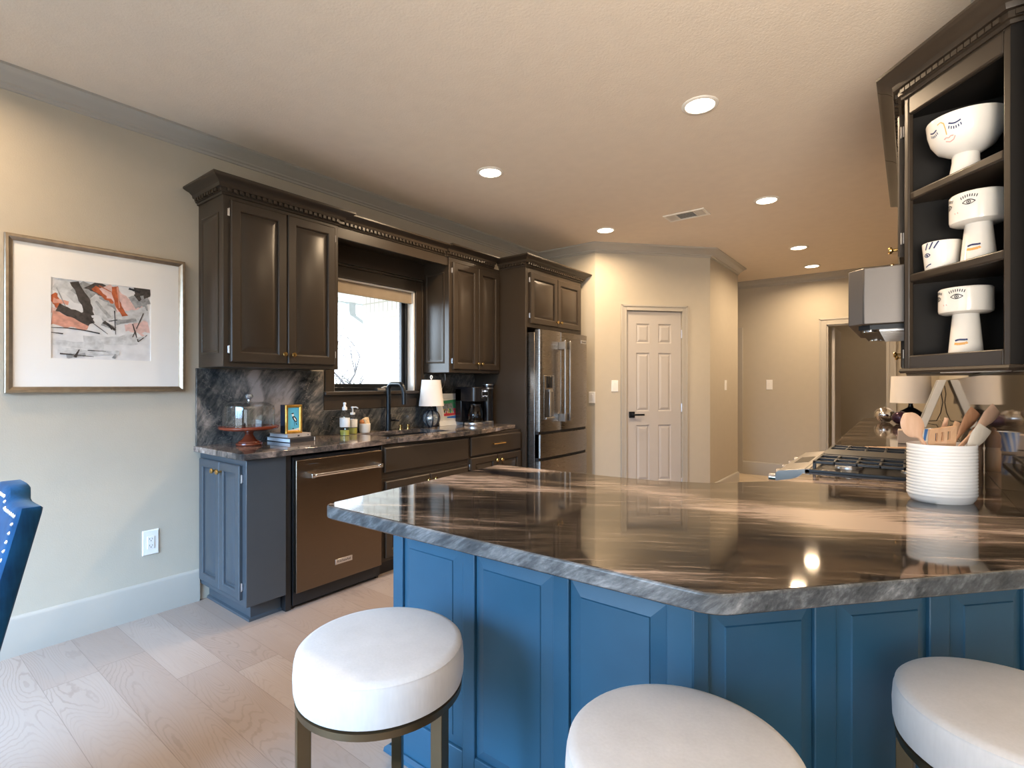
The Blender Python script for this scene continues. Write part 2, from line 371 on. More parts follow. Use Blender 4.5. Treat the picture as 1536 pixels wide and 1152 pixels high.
# ------------------------------------------------------------------ mesh builder
class MB:
    def __init__(s):
        s.v = []; s.f = []; s.mi = []; s.cur = 0; s.X = Matrix.Identity(4)
    def at(s, loc=(0, 0, 0), rz=0.0, rx=0.0, ry=0.0):
        s.X = Matrix.Translation(loc) @ Matrix.Rotation(rz, 4, 'Z') @ Matrix.Rotation(ry, 4, 'Y') @ Matrix.Rotation(rx, 4, 'X')
        return s
    def add(s, vs, fs):
        o = len(s.v)
        s.v += [tuple(s.X @ Vector(p)) for p in vs]
        s.f += [tuple(i + o for i in f) for f in fs]
        s.mi += [s.cur] * len(fs)
        return s
    def box(s, x0, x1, y0, y1, z0, z1):
        return s.add([(x0, y0, z0), (x1, y0, z0), (x1, y1, z0), (x0, y1, z0), (x0, y0, z1), (x1, y0, z1), (x1, y1, z1), (x0, y1, z1)],
                     [(0, 3, 2, 1), (4, 5, 6, 7), (0, 1, 5, 4), (1, 2, 6, 5), (2, 3, 7, 6), (3, 0, 4, 7)])
    def prism(s, poly, z0, z1, edge=None):
        n = len(poly)
        if edge is not None:
            s.prism(poly, z0, z1); s.mi[-n:] = [edge] * n
            return s
        return s.add([(x, y, z0) for x, y in poly] + [(x, y, z1) for x, y in poly],
                     [tuple(range(n - 1, -1, -1)), tuple(range(n, 2 * n))] + [(i, (i + 1) % n, n + (i + 1) % n, n + i) for i in range(n)])
    def loft(s, loops, cap0=True, cap1=True, closed=True):
        n = len(loops[0]); vs = [p for l in loops for p in l]; fs = []
        for a in range(len(loops) - 1):
            for i in range(n if closed else n - 1):
                j = (i + 1) % n
                fs.append((a * n + i, a * n + j, (a + 1) * n + j, (a + 1) * n + i))
        if cap0: fs.append(tuple(range(n - 1, -1, -1)))
        if cap1: fs.append(tuple((len(loops) - 1) * n + i for i in range(n)))
        return s.add(vs, fs)
    def lathe(s, prof, c=(0, 0, 0), n=32, axis='z', sx=1.0, sy=1.0):
        loops = []
        for r, z in prof:
            r = max(r, 1e-5)
            l = []
            for k in range(n):
                a = 2 * pi * k / n
                p = (r * cos(a) * sx, r * sin(a) * sy, z)
                if axis == 'y': p = (p[0], -p[2], p[1])   # z of the profile points to -Y
                if axis == 'x': p = (p[2], p[0], p[1])
                l.append((p[0] + c[0], p[1] + c[1], p[2] + c[2]))
            loops.append(l)
        return s.loft(loops)
    def tube(s, path, r, n=10, closed=False, sq=False):
        P = [Vector(p) for p in path]; m = len(P); loops = []
        up = None
        for i in range(m):
            a = P[(i - 1) % m] if (closed or i > 0) else P[i]
            b = P[(i + 1) % m] if (closed or i < m - 1) else P[i]
            d = (b - a).normalized()
            if up is None:
                up = Vector((0, 0, 1)) if abs(d.z) < 0.9 else Vector((1, 0, 0))
            u = (up - d * up.dot(d)).normalized(); w = d.cross(u); up = u
            rr = r[i] if isinstance(r, (list, tuple)) else r
            if sq:
                rx, ry = sq
                loops.append([tuple(P[i] + u * ry * c1 + w * rx * c2) for c1, c2 in ((1, 1), (1, -1), (-1, -1), (-1, 1))])
            else:
                loops.append([tuple(P[i] + u * rr * cos(2 * pi * k / n) + w * rr * sin(2 * pi * k / n)) for k in range(n)])
        if closed:
            loops.append(loops[0])
            return s.loft(loops, False, False)
        return s.loft(loops)
    def panel(s, x0, x1, z0, z1, y, prof):
        """rectangular rings; prof = [(inset, outward)], outward goes to -Y"""
        loops = []
        for ins, out in prof:
            loops.append([(x0 + ins, y - out, z0 + ins), (x1 - ins, y - out, z0 + ins), (x1 - ins, y - out, z1 - ins), (x0 + ins, y - out, z1 - ins)])
        return s.loft(loops)
    def molding(s, path, prof, side=1, cap=True):
        """sweep prof [(out, z)] along an xy path; out is measured to the right (side=1) or left (-1) of the path"""
        m = len(path); loops = []
        for i in range(m):
            p = Vector(path[i])
            d0 = (p - Vector(path[i - 1])).normalized() if i > 0 else None
            d1 = (Vector(path[i + 1]) - p).normalized() if i < m - 1 else None
            if d0 is None: d0 = d1
            if d1 is None: d1 = d0
            n0 = Vector((d0.y, -d0.x)) * side; n1 = Vector((d1.y, -d1.x)) * side
            nn = (n0 + n1).normalized(); k = 1.0 / max(0.3, nn.dot(n0))
            loops.append([(p.x + nn.x * o * k, p.y + nn.y * o * k, z) for o, z in prof])
        return s.loft(loops, cap, cap)
    def dentils(s, path, out, z0, z1, w, gap, d, side=1):
        for i in range(len(path) - 1):
            a = Vector(path[i]); b = Vector(path[i + 1]); L = (b - a).length; u = (b - a) / L; n = Vector((u.y, -u.x)) * side
            k = int(L / (w + gap)); st = (L - k * (w + gap)) / 2 if k else 0
            for j in range(k):
                p = a + u * (st + j * (w + gap) + gap / 2)
                c = [p + n * out, p + u * w + n * out, p + u * w + n * (out + d), p + n * (out + d)]
                s.prism([(q.x, q.y) for q in c], z0, z1)
        return s
    def build(s, name, mats, parent=None, bevel=0.0, seg=2, ang=35, smooth=True, label=None):
        me = bpy.data.meshes.new(name)
        me.from_pydata(s.v, [], s.f)
        if not isinstance(mats, (list, tuple)): mats = [mats]
        for k in mats: me.materials.append(M[k])
        me.polygons.foreach_set('material_index', s.mi)
        bm = bmesh.new(); bm.from_mesh(me)
        bmesh.ops.recalc_face_normals(bm, faces=bm.faces)
        bm.to_mesh(me); bm.free()
        if smooth:
            me.polygons.foreach_set('use_smooth', [True] * len(me.polygons))
            me.set_sharp_from_angle(angle=radians(ang))
        o = bpy.data.objects.new(name, me)
        COL.objects.link(o)
        if parent is not None: o.parent = parent
        if bevel:
            b = o.modifiers.new('bevel', 'BEVEL'); b.width = bevel; b.segments = seg; b.limit_method = 'ANGLE'; b.angle_limit = radians(40)
        if label: o['label'] = label
        return o

def tag(o, label, cat, group=None):
    o['label'] = label; o['category'] = cat
    if group: o['group'] = group
    return o
def thing(name, label, cat, loc=(0, 0, 0), rz=0.0, group=None):
    o = bpy.data.objects.new(name, None); COL.objects.link(o)
    o.empty_display_size = 0.1
    o.location = loc; o.rotation_euler = (0, 0, rz)
    return tag(o, label, cat, group)
def struct(o):
    o['kind'] = 'structure'
    return o
def sroot(name, loc=(0, 0, 0), rz=0.0):
    o = bpy.data.objects.new(name, None); COL.objects.link(o)
    o.location = loc; o.rotation_euler = (0, 0, rz)
    o['kind'] = 'structure'
    return o
def copy_thing(root, loc, rz, label, group=None):
    r = root.copy(); COL.objects.link(r); r.location = loc; r.rotation_euler = (0, 0, rz); r['label'] = label
    if group: r['group'] = group
    for ch in list(root.children):
        c = ch.copy(); COL.objects.link(c); c.parent = r
        for g in list(ch.children):
            d = g.copy(); COL.objects.link(d); d.parent = c
    return r
def text(name, body, size, mat, parent, loc, rot, ext=0.0004, align='CENTER'):
    cu = bpy.data.curves.new(name, 'FONT'); cu.body = body; cu.size = size; cu.extrude = ext
    cu.align_x = align; cu.align_y = 'CENTER'
    cu.materials.append(M[mat])
    tmp = bpy.data.objects.new(name + '_curve', cu); COL.objects.link(tmp)
    me = bpy.data.meshes.new_from_object(tmp.evaluated_get(bpy.context.evaluated_depsgraph_get()))
    bpy.data.objects.remove(tmp); bpy.data.curves.remove(cu)
    o = bpy.data.objects.new(name, me); COL.objects.link(o); o.parent = parent
    o.location = loc; o.rotation_euler = rot
    return o
def arc(cx, cy, r, a0, a1, n):
    return [(cx + r * cos(radians(a0 + (a1 - a0) * k / n)), cy + r * sin(radians(a0 + (a1 - a0) * k / n))) for k in range(n + 1)]
def rounded(poly, radii, n=5):
    """round chosen corners of a polygon"""
    out = []; m = len(poly)
    for i, p in enumerate(poly):
        r = radii.get(i, 0)
        if not r: out.append(p); continue
        P = Vector(p); a = (Vector(poly[i - 1]) - P).normalized(); b = (Vector(poly[(i + 1) % m]) - P).normalized()
        for k in range(n + 1):
            s = k / n
            q = (P + a * r) * (1 - s) ** 2 + P * 2 * s * (1 - s) + (P + b * r) * s ** 2
            out.append((q.x, q.y))
    return out
# ================================================================== ROOM SHELL
CZ = 2.775
WX = -3.378            # left wall face
RX = 0.27              # kitchen right wall face
f = MB().box(-3.53, 3.15, -2.45, 6.6, -0.12, 0.0); struct(f.build('floor', 'oak_planks'))
f = MB().box(-3.6, 3.15, 6.6, 10.7, -0.12, 0.0); struct(f.build('floor_hall', 'hall_tile'))
c = MB().box(-3.6, 3.15, -2.45, 10.7, CZ, CZ + 0.12); struct(c.build('ceiling', 'ceiling_paint'))

# left wall with the window hole
WY0, WY1, WZ0, WZ1 = 2.215, 3.007, 1.24, 2.09
w = MB()
w.box(WX - 0.15, WX, -2.3, WY0, 0, CZ); w.box(WX - 0.15, WX, WY1, 6.97, 0, CZ)
w.box(WX - 0.15, WX, WY0, WY1, 0, WZ0); w.box(WX - 0.15, WX, WY0, WY1, WZ1, CZ)
struct(w.build('wall_left', 'wall_paint'))
# front wall (behind the viewer) with two window holes
w = MB()
def hole_wall(w, x0, x1, y0, y1, holes):
    xs = x0
    for a, b, z0, z1 in holes:
        w.box(xs, a, y0, y1, 0, CZ); w.box(a, b, y0, y1, 0, z0) if z0 > 0 else None; w.box(a, b, y0, y1, z1, CZ); xs = b
    w.box(xs, x1, y0, y1, 0, CZ)
hole_wall(w, -3.53, 3.15, -2.45, -2.3, [(-2.95, -0.55, 0.5, 2.4), (0.35, 2.35, 0.35, 2.35)])
struct(w.build('wall_front', 'wall_paint'))
struct(MB().box(3.0, 3.15, -2.3, 1.9, 0, CZ).build('wall_right', 'wall_paint'))
struct(MB().box(RX + 0.12, 3.15, 1.9, 2.05, 0, CZ).build('wall_dining', 'wall_paint'))
struct(MB().box(RX, RX + 0.12, 1.9, 8.0, 0, CZ).build('wall_kitchen_right', 'wall_paint'))
# pantry
PA, PB = (-2.63, 4.84), (-1.745, 5.825)
struct(MB().box(WX - 0.0, PA[0], 4.84, 4.94, 0, CZ).build('wall_alcove', 'wall_paint'))
pang = atan2(PB[1] - PA[1], PB[0] - PA[0]); plen = sqrt((PB[0] - PA[0]) ** 2 + (PB[1] - PA[1]) ** 2)
def pl(s, d=0.0):   # point on the pantry wall, d = behind it
    return (PA[0] + cos(pang) * s - sin(pang) * d, PA[1] + sin(pang) * s + cos(pang) * d)
pr = sroot('wall_pantry', (PA[0], PA[1], 0), pang)
DS0, DS1, DZ = 0.352, 0.985, 2.078     # door slab along the wall
w = MB(); w.box(0, DS0 - 0.006, 0, 0.1, 0, CZ); w.box(DS1 + 0.006, plen, 0, 0.1, 0, CZ); w.box(DS0 - 0.006, DS1 + 0.006, 0, 0.1, DZ + 0.006, CZ)
w.build('plaster', 'wall_paint', pr)
w = MB().prism([PB, (PB[0], 6.97), (PB[0] - 0.1, 6.97), (PB[0] - 0.1, 5.85)], 0, CZ); struct(w.build('wall_corner', 'wall_paint'))
struct(MB().box(-3.528, PB[0] - 0.1, 6.87, 6.97, 0, CZ).build('wall_hall', 'wall_paint'))
struct(MB().box(-3.1, -3.0, 6.97, 8.15, 0, CZ).build('wall_hall_end', 'wall_paint'))
# back wall with the far doorway
w = MB(); w.box(-3.0, -0.885, 8.0, 8.12, 0, CZ); w.box(-0.885, -0.225, 8.0, 8.12, 2.085, CZ); w.box(-0.225, 1.3, 8.0, 8.12, 0, CZ)
struct(w.build('wall_back', 'wall_paint'))
w = MB(); w.box(-2.2, 1.3, 10.5, 10.6, 0, CZ); w.box(-2.2, -2.1, 8.12, 10.5, 0, CZ); w.box(1.2, 1.3, 8.12, 10.5, 0, CZ)
struct(w.build('wall_far_room', 'wall_paint'))

# cornices
CORN = [(0.0, CZ), (0.085, CZ), (0.085, CZ - 0.012), (0.076, CZ - 0.020), (0.066, CZ - 0.024), (0.050, CZ - 0.038), (0.032, CZ - 0.056), (0.022, CZ - 0.064), (0.020, CZ - 0.074), (0.010, CZ - 0.080), (0.008, CZ - 0.092), (0.0, CZ - 0.094)]
m = MB().molding([(WX, -2.3), (WX, 4.84), PA, PB, (PB[0], 6.97), (-3.0, 6.97)], CORN); struct(m.build('trim_1', 'trim_paint'))
m = MB().molding([(-3.0, 6.97), (-3.0, 8.0), (RX, 8.0), (RX, 1.9), (3.0, 1.9), (3.0, -2.3)], CORN); struct(m.build('trim_2', 'trim_paint'))
# baseboards
BASE = [(0.0, 0.0), (0.016, 0.0), (0.016, 0.172), (0.012, 0.180), (0.006, 0.186), (0.0, 0.188)]
struct(MB().molding([(WX, -2.3), (WX, 1.305)], BASE).build('baseboard_left', 'trim_paint'))
struct(MB().molding([PA, pl(DS0 - 0.06)], BASE).build('baseboard_pantry', 'trim_paint'))
struct(MB().molding([pl(DS1 + 0.06), PB, (PB[0], 6.97), (-2.2, 6.97)], BASE).build('baseboard_corner', 'trim_paint'))
struct(MB().molding([(-1.93, 8.0), (-1.03, 8.0)], BASE).build('baseboard_back', 'trim_paint'))
struct(MB().box(-2.02, -1.93, 7.982, 8.0, 0, 2.12).build('trim_3', 'trim_paint', bevel=0.004))

# door casing sections: profile across the casing width
def casing(root, name, x0, x1, z1, y, w=0.062, legs=True, right=True):
    for k, (a, b) in enumerate(((0.0, 0.018), (0.012, 0.022), (0.040, 0.028))):
        pass
    m = MB()
    def strip(xa, xb, za, zb): m.box(xa, xb, y - 0.016, y, za, zb)
    m.box(x0 - w, x0, y - 0.014, y, 0, z1 + w); m.box(x0 - w, x0 - w + 0.02, y - 0.022, y - 0.013, 0, z1 + w); m.box(x0 - 0.016, x0, y - 0.018, y - 0.013, 0, z1)
    m.box(x1, x1 + w, y - 0.014, y, 0, z1 + w); m.box(x1 + w - 0.02, x1 + w, y - 0.022, y - 0.013, 0, z1 + w); m.box(x1, x1 + 0.016, y - 0.018, y - 0.013, 0, z1)
    m.box(x0, x1, y - 0.014, y, z1, z1 + w); m.box(x0 - w, x1 + w, y - 0.022, y - 0.013, z1 + w - 0.02, z1 + w); m.box(x0, x1, y - 0.018, y - 0.013, z1, z1 + 0.016)
    return m.build(name, 'trim_paint', root, bevel=0.003)
casing(pr, 'door_casing', DS0 - 0.004, DS1 + 0.004, DZ + 0.004, 0)

def six_panel(root, W, H, t=0.035, y=0.0):
    """six-panel interior door slab, front at y, hinge on the right"""
    m = MB()
    st = 0.115; mid = 0.10; cx = W / 2
    cols = [(st, cx - mid / 2), (cx + mid / 2, W - st)]
    rows = [(0.25, 0.85), (1.00, 1.63), (1.735, 1.945)]
    rows = [(a * H / 2.078, b * H / 2.078) for a, b in rows]
    xs = [0, cols[0][0], cols[0][1], cols[1][0], cols[1][1], W]; zs = [0] + [z for r in rows for z in r] + [H]
    for i in range(5):
        for j in range(len(zs) - 1):
            if i in (1, 3) and j in (1, 3, 5):
                continue
            m.add([(xs[i], y, zs[j]), (xs[i + 1], y, zs[j]), (xs[i + 1], y, zs[j + 1]), (xs[i], y, zs[j + 1])], [(0, 1, 2, 3)])
    for a, b in cols:
        for c0, c1 in rows:
            loops = []
            for ins, dep in ((0, 0), (0.006, 0.010), (0.012, 0.012), (0.036, 0.003)):
                loops.append([(a + ins, y + dep, c0 + ins), (b - ins, y + dep, c0 + ins), (b - ins, y + dep, c1 - ins), (a + ins, y + dep, c1 - ins)])
            m.loft(loops, False, True)
    m.add([(0, y, 0), (W, y, 0), (W, y, H), (0, y, H), (0, y + t, 0), (W, y + t, 0), (W, y + t, H), (0, y + t, H)],
          [(4, 5, 6, 7), (0, 1, 5, 4), (1, 2, 6, 5), (2, 3, 7, 6), (3, 0, 4, 7)])
    return m.build('door_slab', 'door_paint', root, ang=20)
# the pantry door: it swings, so it stands on its own root
dr = sroot('door_1', (pl(DS0)[0], pl(DS0)[1], 0.012), pang)
six_panel(dr, DS1 - DS0, DZ - 0.012, y=0.012)
h = MB(); h.box(0.030, 0.095, 0.002, 0.012, 0.925, 0.99)
h.lathe([(0.012, 0), (0.012, 0.035)], (0.062, 0.002, 0.958), 16, 'y'); h.box(0.052, 0.185, -0.046, -0.030, 0.948, 0.968)
h.build('door_handle', 'black_metal', dr, bevel=0.002)
for z in (0.22, 1.03, 1.83):
    MB().lathe([(0.006, z - 0.045), (0.006, z + 0.045)], (DS1 - DS0 + 0.003, 0.004, 0), 10).build('hinge', 'silver', dr)
# far doorway
fr = sroot('trim_4', (0, 0, 0))
casing(fr, 'door_casing', -0.885, -0.225, 2.085, 8.0, 0.085)
m = MB(); m.box(-0.885, -0.867, 8.0, 8.12, 0, 2.085); m.box(-0.243, -0.225, 8.0, 8.12, 0, 2.085); m.box(-0.885, -0.225, 8.0, 8.12, 2.067, 2.085)
m.build('jamb', 'trim_paint', fr)
d2 = sroot('door_2', (-0.830, 8.78, 0.012), radians(-91))
six_panel(d2, 0.64, 2.04, y=0.0)
h = MB(); h.lathe([(0.026, 0), (0.026, 0.006), (0.012, 0.01), (0.012, 0.03), (0.024, 0.036), (0.028, 0.05), (0.018, 0.062), (0.0, 0.064)], (0.06, 0, 0.96), 16, 'y')
h.build('door_handle', 'black_metal', d2)

# ------------------------------------------------------------------ kitchen window
wr = sroot('window_1', (0, 0, 0))
m = MB()    # painted casing on the wall
m.box(WX, WX + 0.018, WY0 - 0.075, WY0, WZ0, WZ1 + 0.085); m.box(WX, WX + 0.018, WY1, WY1 + 0.075, WZ0, WZ1 + 0.085); m.box(WX, WX + 0.018, WY0, WY1, WZ1, WZ1 + 0.085)
m.box(WX, WX + 0.028, WY0 - 0.083, WY1 + 0.083, WZ1 + 0.085, WZ1 + 0.10); m.box(WX, WX + 0.026, WY1 + 0.062, WY1 + 0.080, WZ0, WZ1 + 0.085)
m.build('window_casing', 'cabinet_paint', wr, bevel=0.003)
m = MB(); m.box(WX - 0.10, WX + 0.045, WY0 - 0.09, WY1 + 0.085, WZ0 - 0.028, WZ0); m.build('window_sill', 'cabinet_paint', wr, bevel=0.005)
m = MB(); m.box(WX + 0.001, WX + 0.016, WY0 - 0.085, WY1 + 0.08, WZ0 - 0.135, WZ0 - 0.028); m.build('apron', 'cabinet_paint', wr, bevel=0.003)
m = MB(); m.box(WX - 0.149, WX - 0.001, WY0 + 0.0005, WY0 + 0.012, WZ0, WZ1); m.box(WX - 0.149, WX - 0.001, WY1 - 0.012, WY1 - 0.0005, WZ0, WZ1); m.box(WX - 0.149, WX - 0.001, WY0, WY1, WZ1 - 0.012, WZ1 - 0.0005)
m.build('jamb', 'white_plastic', wr)
def rect_frame(m, x0, x1, y0, y1, z0, z1, w):
    m.box(x0, x1, y0, y0 + w, z0, z1); m.box(x0, x1, y1 - w, y1, z0, z1); m.box(x0, x1, y0 + w, y1 - w, z0, z0 + w); m.box(x0, x1, y0 + w, y1 - w, z1 - w, z1)
m = MB(); rect_frame(m, WX - 0.135, WX - 0.075, WY0 + 0.012, WY1 - 0.012, WZ0 + 0.001, WZ1 - 0.012, 0.030); rect_frame(m, WX - 0.122, WX - 0.090, WY0 + 0.042, WY1 - 0.042, WZ0 + 0.031, WZ1 - 0.042, 0.026)
m.build('sash', 'black_metal', wr, bevel=0.003)
MB().box(WX - 0.110, WX - 0.104, WY0 + 0.066, WY1 - 0.066, WZ0 + 0.055, WZ1 - 0.066).build('pane', 'window_glass', wr)
m = MB(); m.box(WX - 0.075, WX - 0.055, 2.66, 2.74, WZ0 + 0.004, WZ0 + 0.022); m.tube([(WX - 0.06, 2.70, WZ0 + 0.02), (WX - 0.045, 2.72, WZ0 + 0.032), (WX - 0.04, 2.79, WZ0 + 0.036)], 0.006)
m.build('crank', 'silver', wr)
sh = thing('roller_blind', 'tan fabric roller blind drawn up at the top of the kitchen window', 'blind', (WX - 0.03, WY0, 2.0))
m = MB().box(-0.006, 0.006, 0.013, WY1 - WY0 - 0.013, -0.005, 0.082); m.build('blind_fabric', 'shade_fabric', sh, bevel=0.003)
m2 = MB().box(-0.009, 0.009, 0.014, WY1 - WY0 - 0.014, -0.016, -0.004); m2.build('hem_bar', 'shade_fabric', sh, bevel=0.003)

# windows behind the viewer (frames only matter in reflections)
def dining_window(name, a, b, z0, z1, cols):
    r = sroot(name)
    m = MB(); y0, y1 = -2.40, -2.33
    m.box(a, b, y0, y1, z0, z0 + 0.05); m.box(a, b, y0, y1, z1 - 0.05, z1)
    for k in range(cols + 1):
        x = a + (b - a) * k / cols; m.box(max(a, x - 0.035), min(b, x + 0.035), y0, y1, z0, z1)
    m.build('window_frame', 'white_plastic', r)
dining_window('window_2', -2.95, -0.55, 0.5, 2.4, 3)
dining_window('window_3', 0.35, 2.35, 0.35, 2.35, 2)

# ------------------------------------------------------------------ ceiling fixtures
CANS = [((-0.885, 2.78), 'recessed ceiling light nearest the viewer above the peninsula'),
        ((-2.325, 2.765), 'recessed ceiling light in front of the window cabinets'),
        ((-2.32, 4.475), 'recessed ceiling light in front of the refrigerator and pantry door'),
        ((-0.917, 4.54), 'recessed ceiling light right of the white air vent'),
        ((-0.959, 6.32), 'recessed ceiling light over the passage beyond the vent'),
        ((-0.978, 7.41), 'recessed ceiling light farthest away by the back wall')]
r0 = None
for (x, y), lab in CANS:
    if r0 is None:
        r0 = thing('recessed_light', lab, 'ceiling light', (x, y, CZ), 0, 'recessed ceiling lights')
        MB().lathe([(0.072, -0.0005), (0.094, -0.0005), (0.094, -0.004), (0.088, -0.008), (0.076, -0.008), (0.072, -0.004)], n=40).build('trim_ring', 'white_metal', r0)
        MB().lathe([(0.0, -0.003), (0.074, -0.003), (0.074, -0.006), (0.0, -0.006)], n=40).build('diffuser', 'lamp_glow', r0)
    else:
        copy_thing(r0, (x, y, CZ), 0, lab)
for (x, y), pw in [(c[0], CAN_POWER * (0.7 if c[0][1] > 6 else 0.8 if c[0][1] == 4.475 else 1.0)) for c in CANS] + [((-0.4, 9.4), 9.0)] + [((-2.92, 0.05), 16.0)]:  # last two lamps are unseen, added to brighten far room and left wall
    area_light('can_light', (x, y, CZ - 0.012), (0, 0, 0), 0.14, 0.14, pw, CAN_COLOR, 160, 'DISK')
m = MB().at((-2.92, 0.05, CZ)); m.lathe([(0.072, -0.0005), (0.094, -0.0005), (0.094, -0.004), (0.088, -0.008), (0.076, -0.008), (0.072, -0.004)], n=40); m.cur = 1; m.lathe([(0.0, -0.003), (0.074, -0.003), (0.074, -0.006), (0.0, -0.006)], n=40)
struct(m.build('unseen_can_fixture', ['white_metal', 'lamp_glow']))  # unseen recessed light fixture, added to go with the left-wall lamp
v = thing('air_vent', 'white rectangular air vent grille set in the kitchen ceiling', 'vent', (-1.55, 4.505, CZ))
m = MB(); a, b = 0.178, 0.098
m.box(-a, a, -b, -b + 0.022, -0.010, 0); m.box(-a, a, b - 0.022, b, -0.010, 0); m.box(-a, -a + 0.022, -b + 0.022, b - 0.022, -0.010, 0); m.box(a - 0.022, a, -b + 0.022, b - 0.022, -0.010, 0)
m.box(-0.085, -0.075, -b + 0.022, b - 0.022, -0.010, 0); m.box(0.075, 0.085, -b + 0.022, b - 0.022, -0.010, 0)
m.build('vent_frame', 'white_metal', v, bevel=0.002)
m = MB()
for k in range(11): m.box(-0.155 + k * 0.0068, -0.152 + k * 0.0068, -b + 0.02, b - 0.02, -0.008, -0.002)
m.build('louvres', 'white_metal', v); m = MB()
for k in range(11): m.box(0.088 + k * 0.0064, 0.091 + k * 0.0064, -b + 0.02, b - 0.02, -0.008, -0.002)
m.build('louvres', 'white_metal', v)
m = MB()
for k in range(9):
    y = -0.07 + k * 0.0172
    m.loft([[(-0.076, y, -0.009), (-0.076, y + 0.014, -0.003), (-0.076, y + 0.014, -0.002), (-0.076, y, -0.008)], [(0.076, y, -0.009), (0.076, y + 0.014, -0.003), (0.076, y + 0.014, -0.002), (0.076, y, -0.008)]])
m.build('centre_louvres', 'white_metal', v)
MB().box(-a + 0.02, a - 0.02, -b + 0.02, b - 0.02, -0.0015, -0.0003).build('vent_duct', 'vent_dark', v)

# ------------------------------------------------------------------ plates on the walls
def plate(name, label, cat, loc, rz, w=0.075, h=0.12, kind='switch'):
    r = thing(name, label, cat, loc, rz, 'wall plates')
    MB().panel(-w / 2, w / 2, -h / 2, h / 2, 0, [(0, 0.0005), (0, 0.004), (0.004, 0.007)]).build('cover_plate', 'white_plastic', r)
    if kind == 'switch':
        m = MB(); m.loft([[(-0.017, -0.007, -0.034), (0.017, -0.007, -0.034), (0.017, -0.007, 0.034), (-0.017, -0.007, 0.034)], [(-0.016, -0.0085, -0.033), (0.016, -0.0085, -0.033), (0.016, -0.012, 0.033), (-0.016, -0.012, 0.033)]])
        m.build('rocker', 'white_plastic', r, bevel=0.001)
    else:
        m = MB().box(-0.017, 0.017, -0.010, -0.006, -0.034, 0.034); m.build('socket', 'white_plastic', r, bevel=0.001)
        m = MB()
        for z in (-0.018, 0.018):
            m.box(-0.008, -0.006, -0.0108, -0.0095, z - 0.002, z + 0.007); m.box(0.006, 0.008, -0.0108, -0.0095, z - 0.002, z + 0.006); m.lathe([(0.0026, 0.0095), (0.0026, 0.0108)], (0, 0, z - 0.008), 10, 'y')
        m.build('slots', 'slot_dark', r)
    return r
plate('wall_outlet', 'white double wall outlet low on the left wall under the framed art', 'outlet', (WX, 1.056, 0.407), pi / 2, 0.080, 0.138, 'outlet')
sp = pl(0.218); plate('light_switch', 'white light switch left of the pantry door', 'light switch', (sp[0], sp[1], 1.276), pang)
plate('light_switch', 'white light switch on the narrow wall right of the pantry door', 'light switch', (PB[0], 6.42, 1.285), pi / 2)
plate('light_switch', 'white light switch on the back wall left of the far doorway', 'light switch', (-1.58, 8.0, 1.29), 0.0, 0.08, 0.14)
plate('light_switch', 'white wall plate seen edge-on just right of the refrigerator', 'light switch', (-2.665, 4.84, 1.155), 0.0)

# ------------------------------------------------------------------ outside the kitchen window
struct(MB().box(-16, -3.6, -2.5, 16, -0.45, -0.25).build('ground_outside', 'lawn'))
struct(MB().box(-16, 12, -16, -2.5, -0.45, -0.14).build('ground_unseen_bounce', 'lawn'))  # unseen ground, added to block low sky and bounce light indoors
struct(MB().box(-4.93, -3.53, 3.62, 3.85, -0.25, 2.10).build('wall_outside_brick', 'white_brick'))
struct(MB().box(-4.93, -3.53, 3.618, 3.85, 2.10, 2.30).build('wall_outside_soldier_course', 'soldier_brick'))
m = MB(); m.box(-5.25, -3.53, 1.2, 4.2, 2.30, 2.34); m.box(-5.29, -5.25, 1.2, 4.2, 2.27, 2.47); struct(m.build('trim_5', 'soffit_white'))
g = thing('downspout', 'grey gutter downspout elbow under the eave outside the window', 'downspout', (-5.31, 3.72, 2.26))
m = MB(); m.tube([(0.0, 0, 0.06), (0, 0, -0.10), (0.03, 0, -0.17), (0.28, 0, -0.30), (0.33, 0, -0.37), (0.33, 0, -0.50)], 0.04, sq=(0.045, 0.035)); m.build('pipe', 'gutter_grey', g)
m = MB().box(-0.06, 0.02, -2.4, 0.45, 0.0, 0.10); m.build('gutter', 'gutter_grey', g)
def bare_tree(x, y, hgt, seed, label, leafy):
    rnd = random.Random(seed)
    r = thing('bare_tree', label, 'tree', (x, y, -0.25), 0, 'trees outside the window')
    m = MB(); tips = []
    def branch(p, d, L, rad, lev):
        pts = [p]; q = p; dd = d
        for k in range(4):
            dd = (dd + Vector((rnd.uniform(-.18, .18), rnd.uniform(-.18, .18), rnd.uniform(-.05, .12)))).normalized()
            q = q + dd * (L / 4); pts.append(q)
        m.tube([tuple(a) for a in pts], [rad * (1 - 0.16 * k) for k in range(5)], 5)
        tips.append(q)
        if lev < 4:
            for k in range(rnd.choice((2, 3, 3))):
                s = pts[rnd.choice((2, 3, 4))]
                nd_ = (dd + Vector((rnd.uniform(-1, 1), rnd.uniform(-1, 1), rnd.uniform(-.3, .7)))).normalized()
                branch(s, nd_, L * rnd.uniform(0.55, 0.8), rad * 0.55, lev + 1)
    branch(Vector((0, 0, 0)), Vector((0, 0, 1)), hgt * 0.42, 0.05, 0)
    m.build('branches', 'bark', r)
    if leafy:
        l = MB()
        for p in tips:
            for k in range(leafy):
                q = p + Vector((rnd.gauss(0, .16), rnd.gauss(0, .16), rnd.gauss(0, .16))); a = rnd.uniform(0, 6.3); s = rnd.uniform(.02, .04)
                u = Vector((cos(a), sin(a), rnd.uniform(-.5, .5))) * s; w_ = Vector((-sin(a), cos(a), rnd.uniform(-.5, .5))) * s * .5
                l.add([tuple(q + u), tuple(q + w_), tuple(q - u), tuple(q - w_)], [(0, 1, 2, 3)])
        o = l.build('leaves', 'leaf_dull', r, smooth=False); o['kind'] = 'stuff'
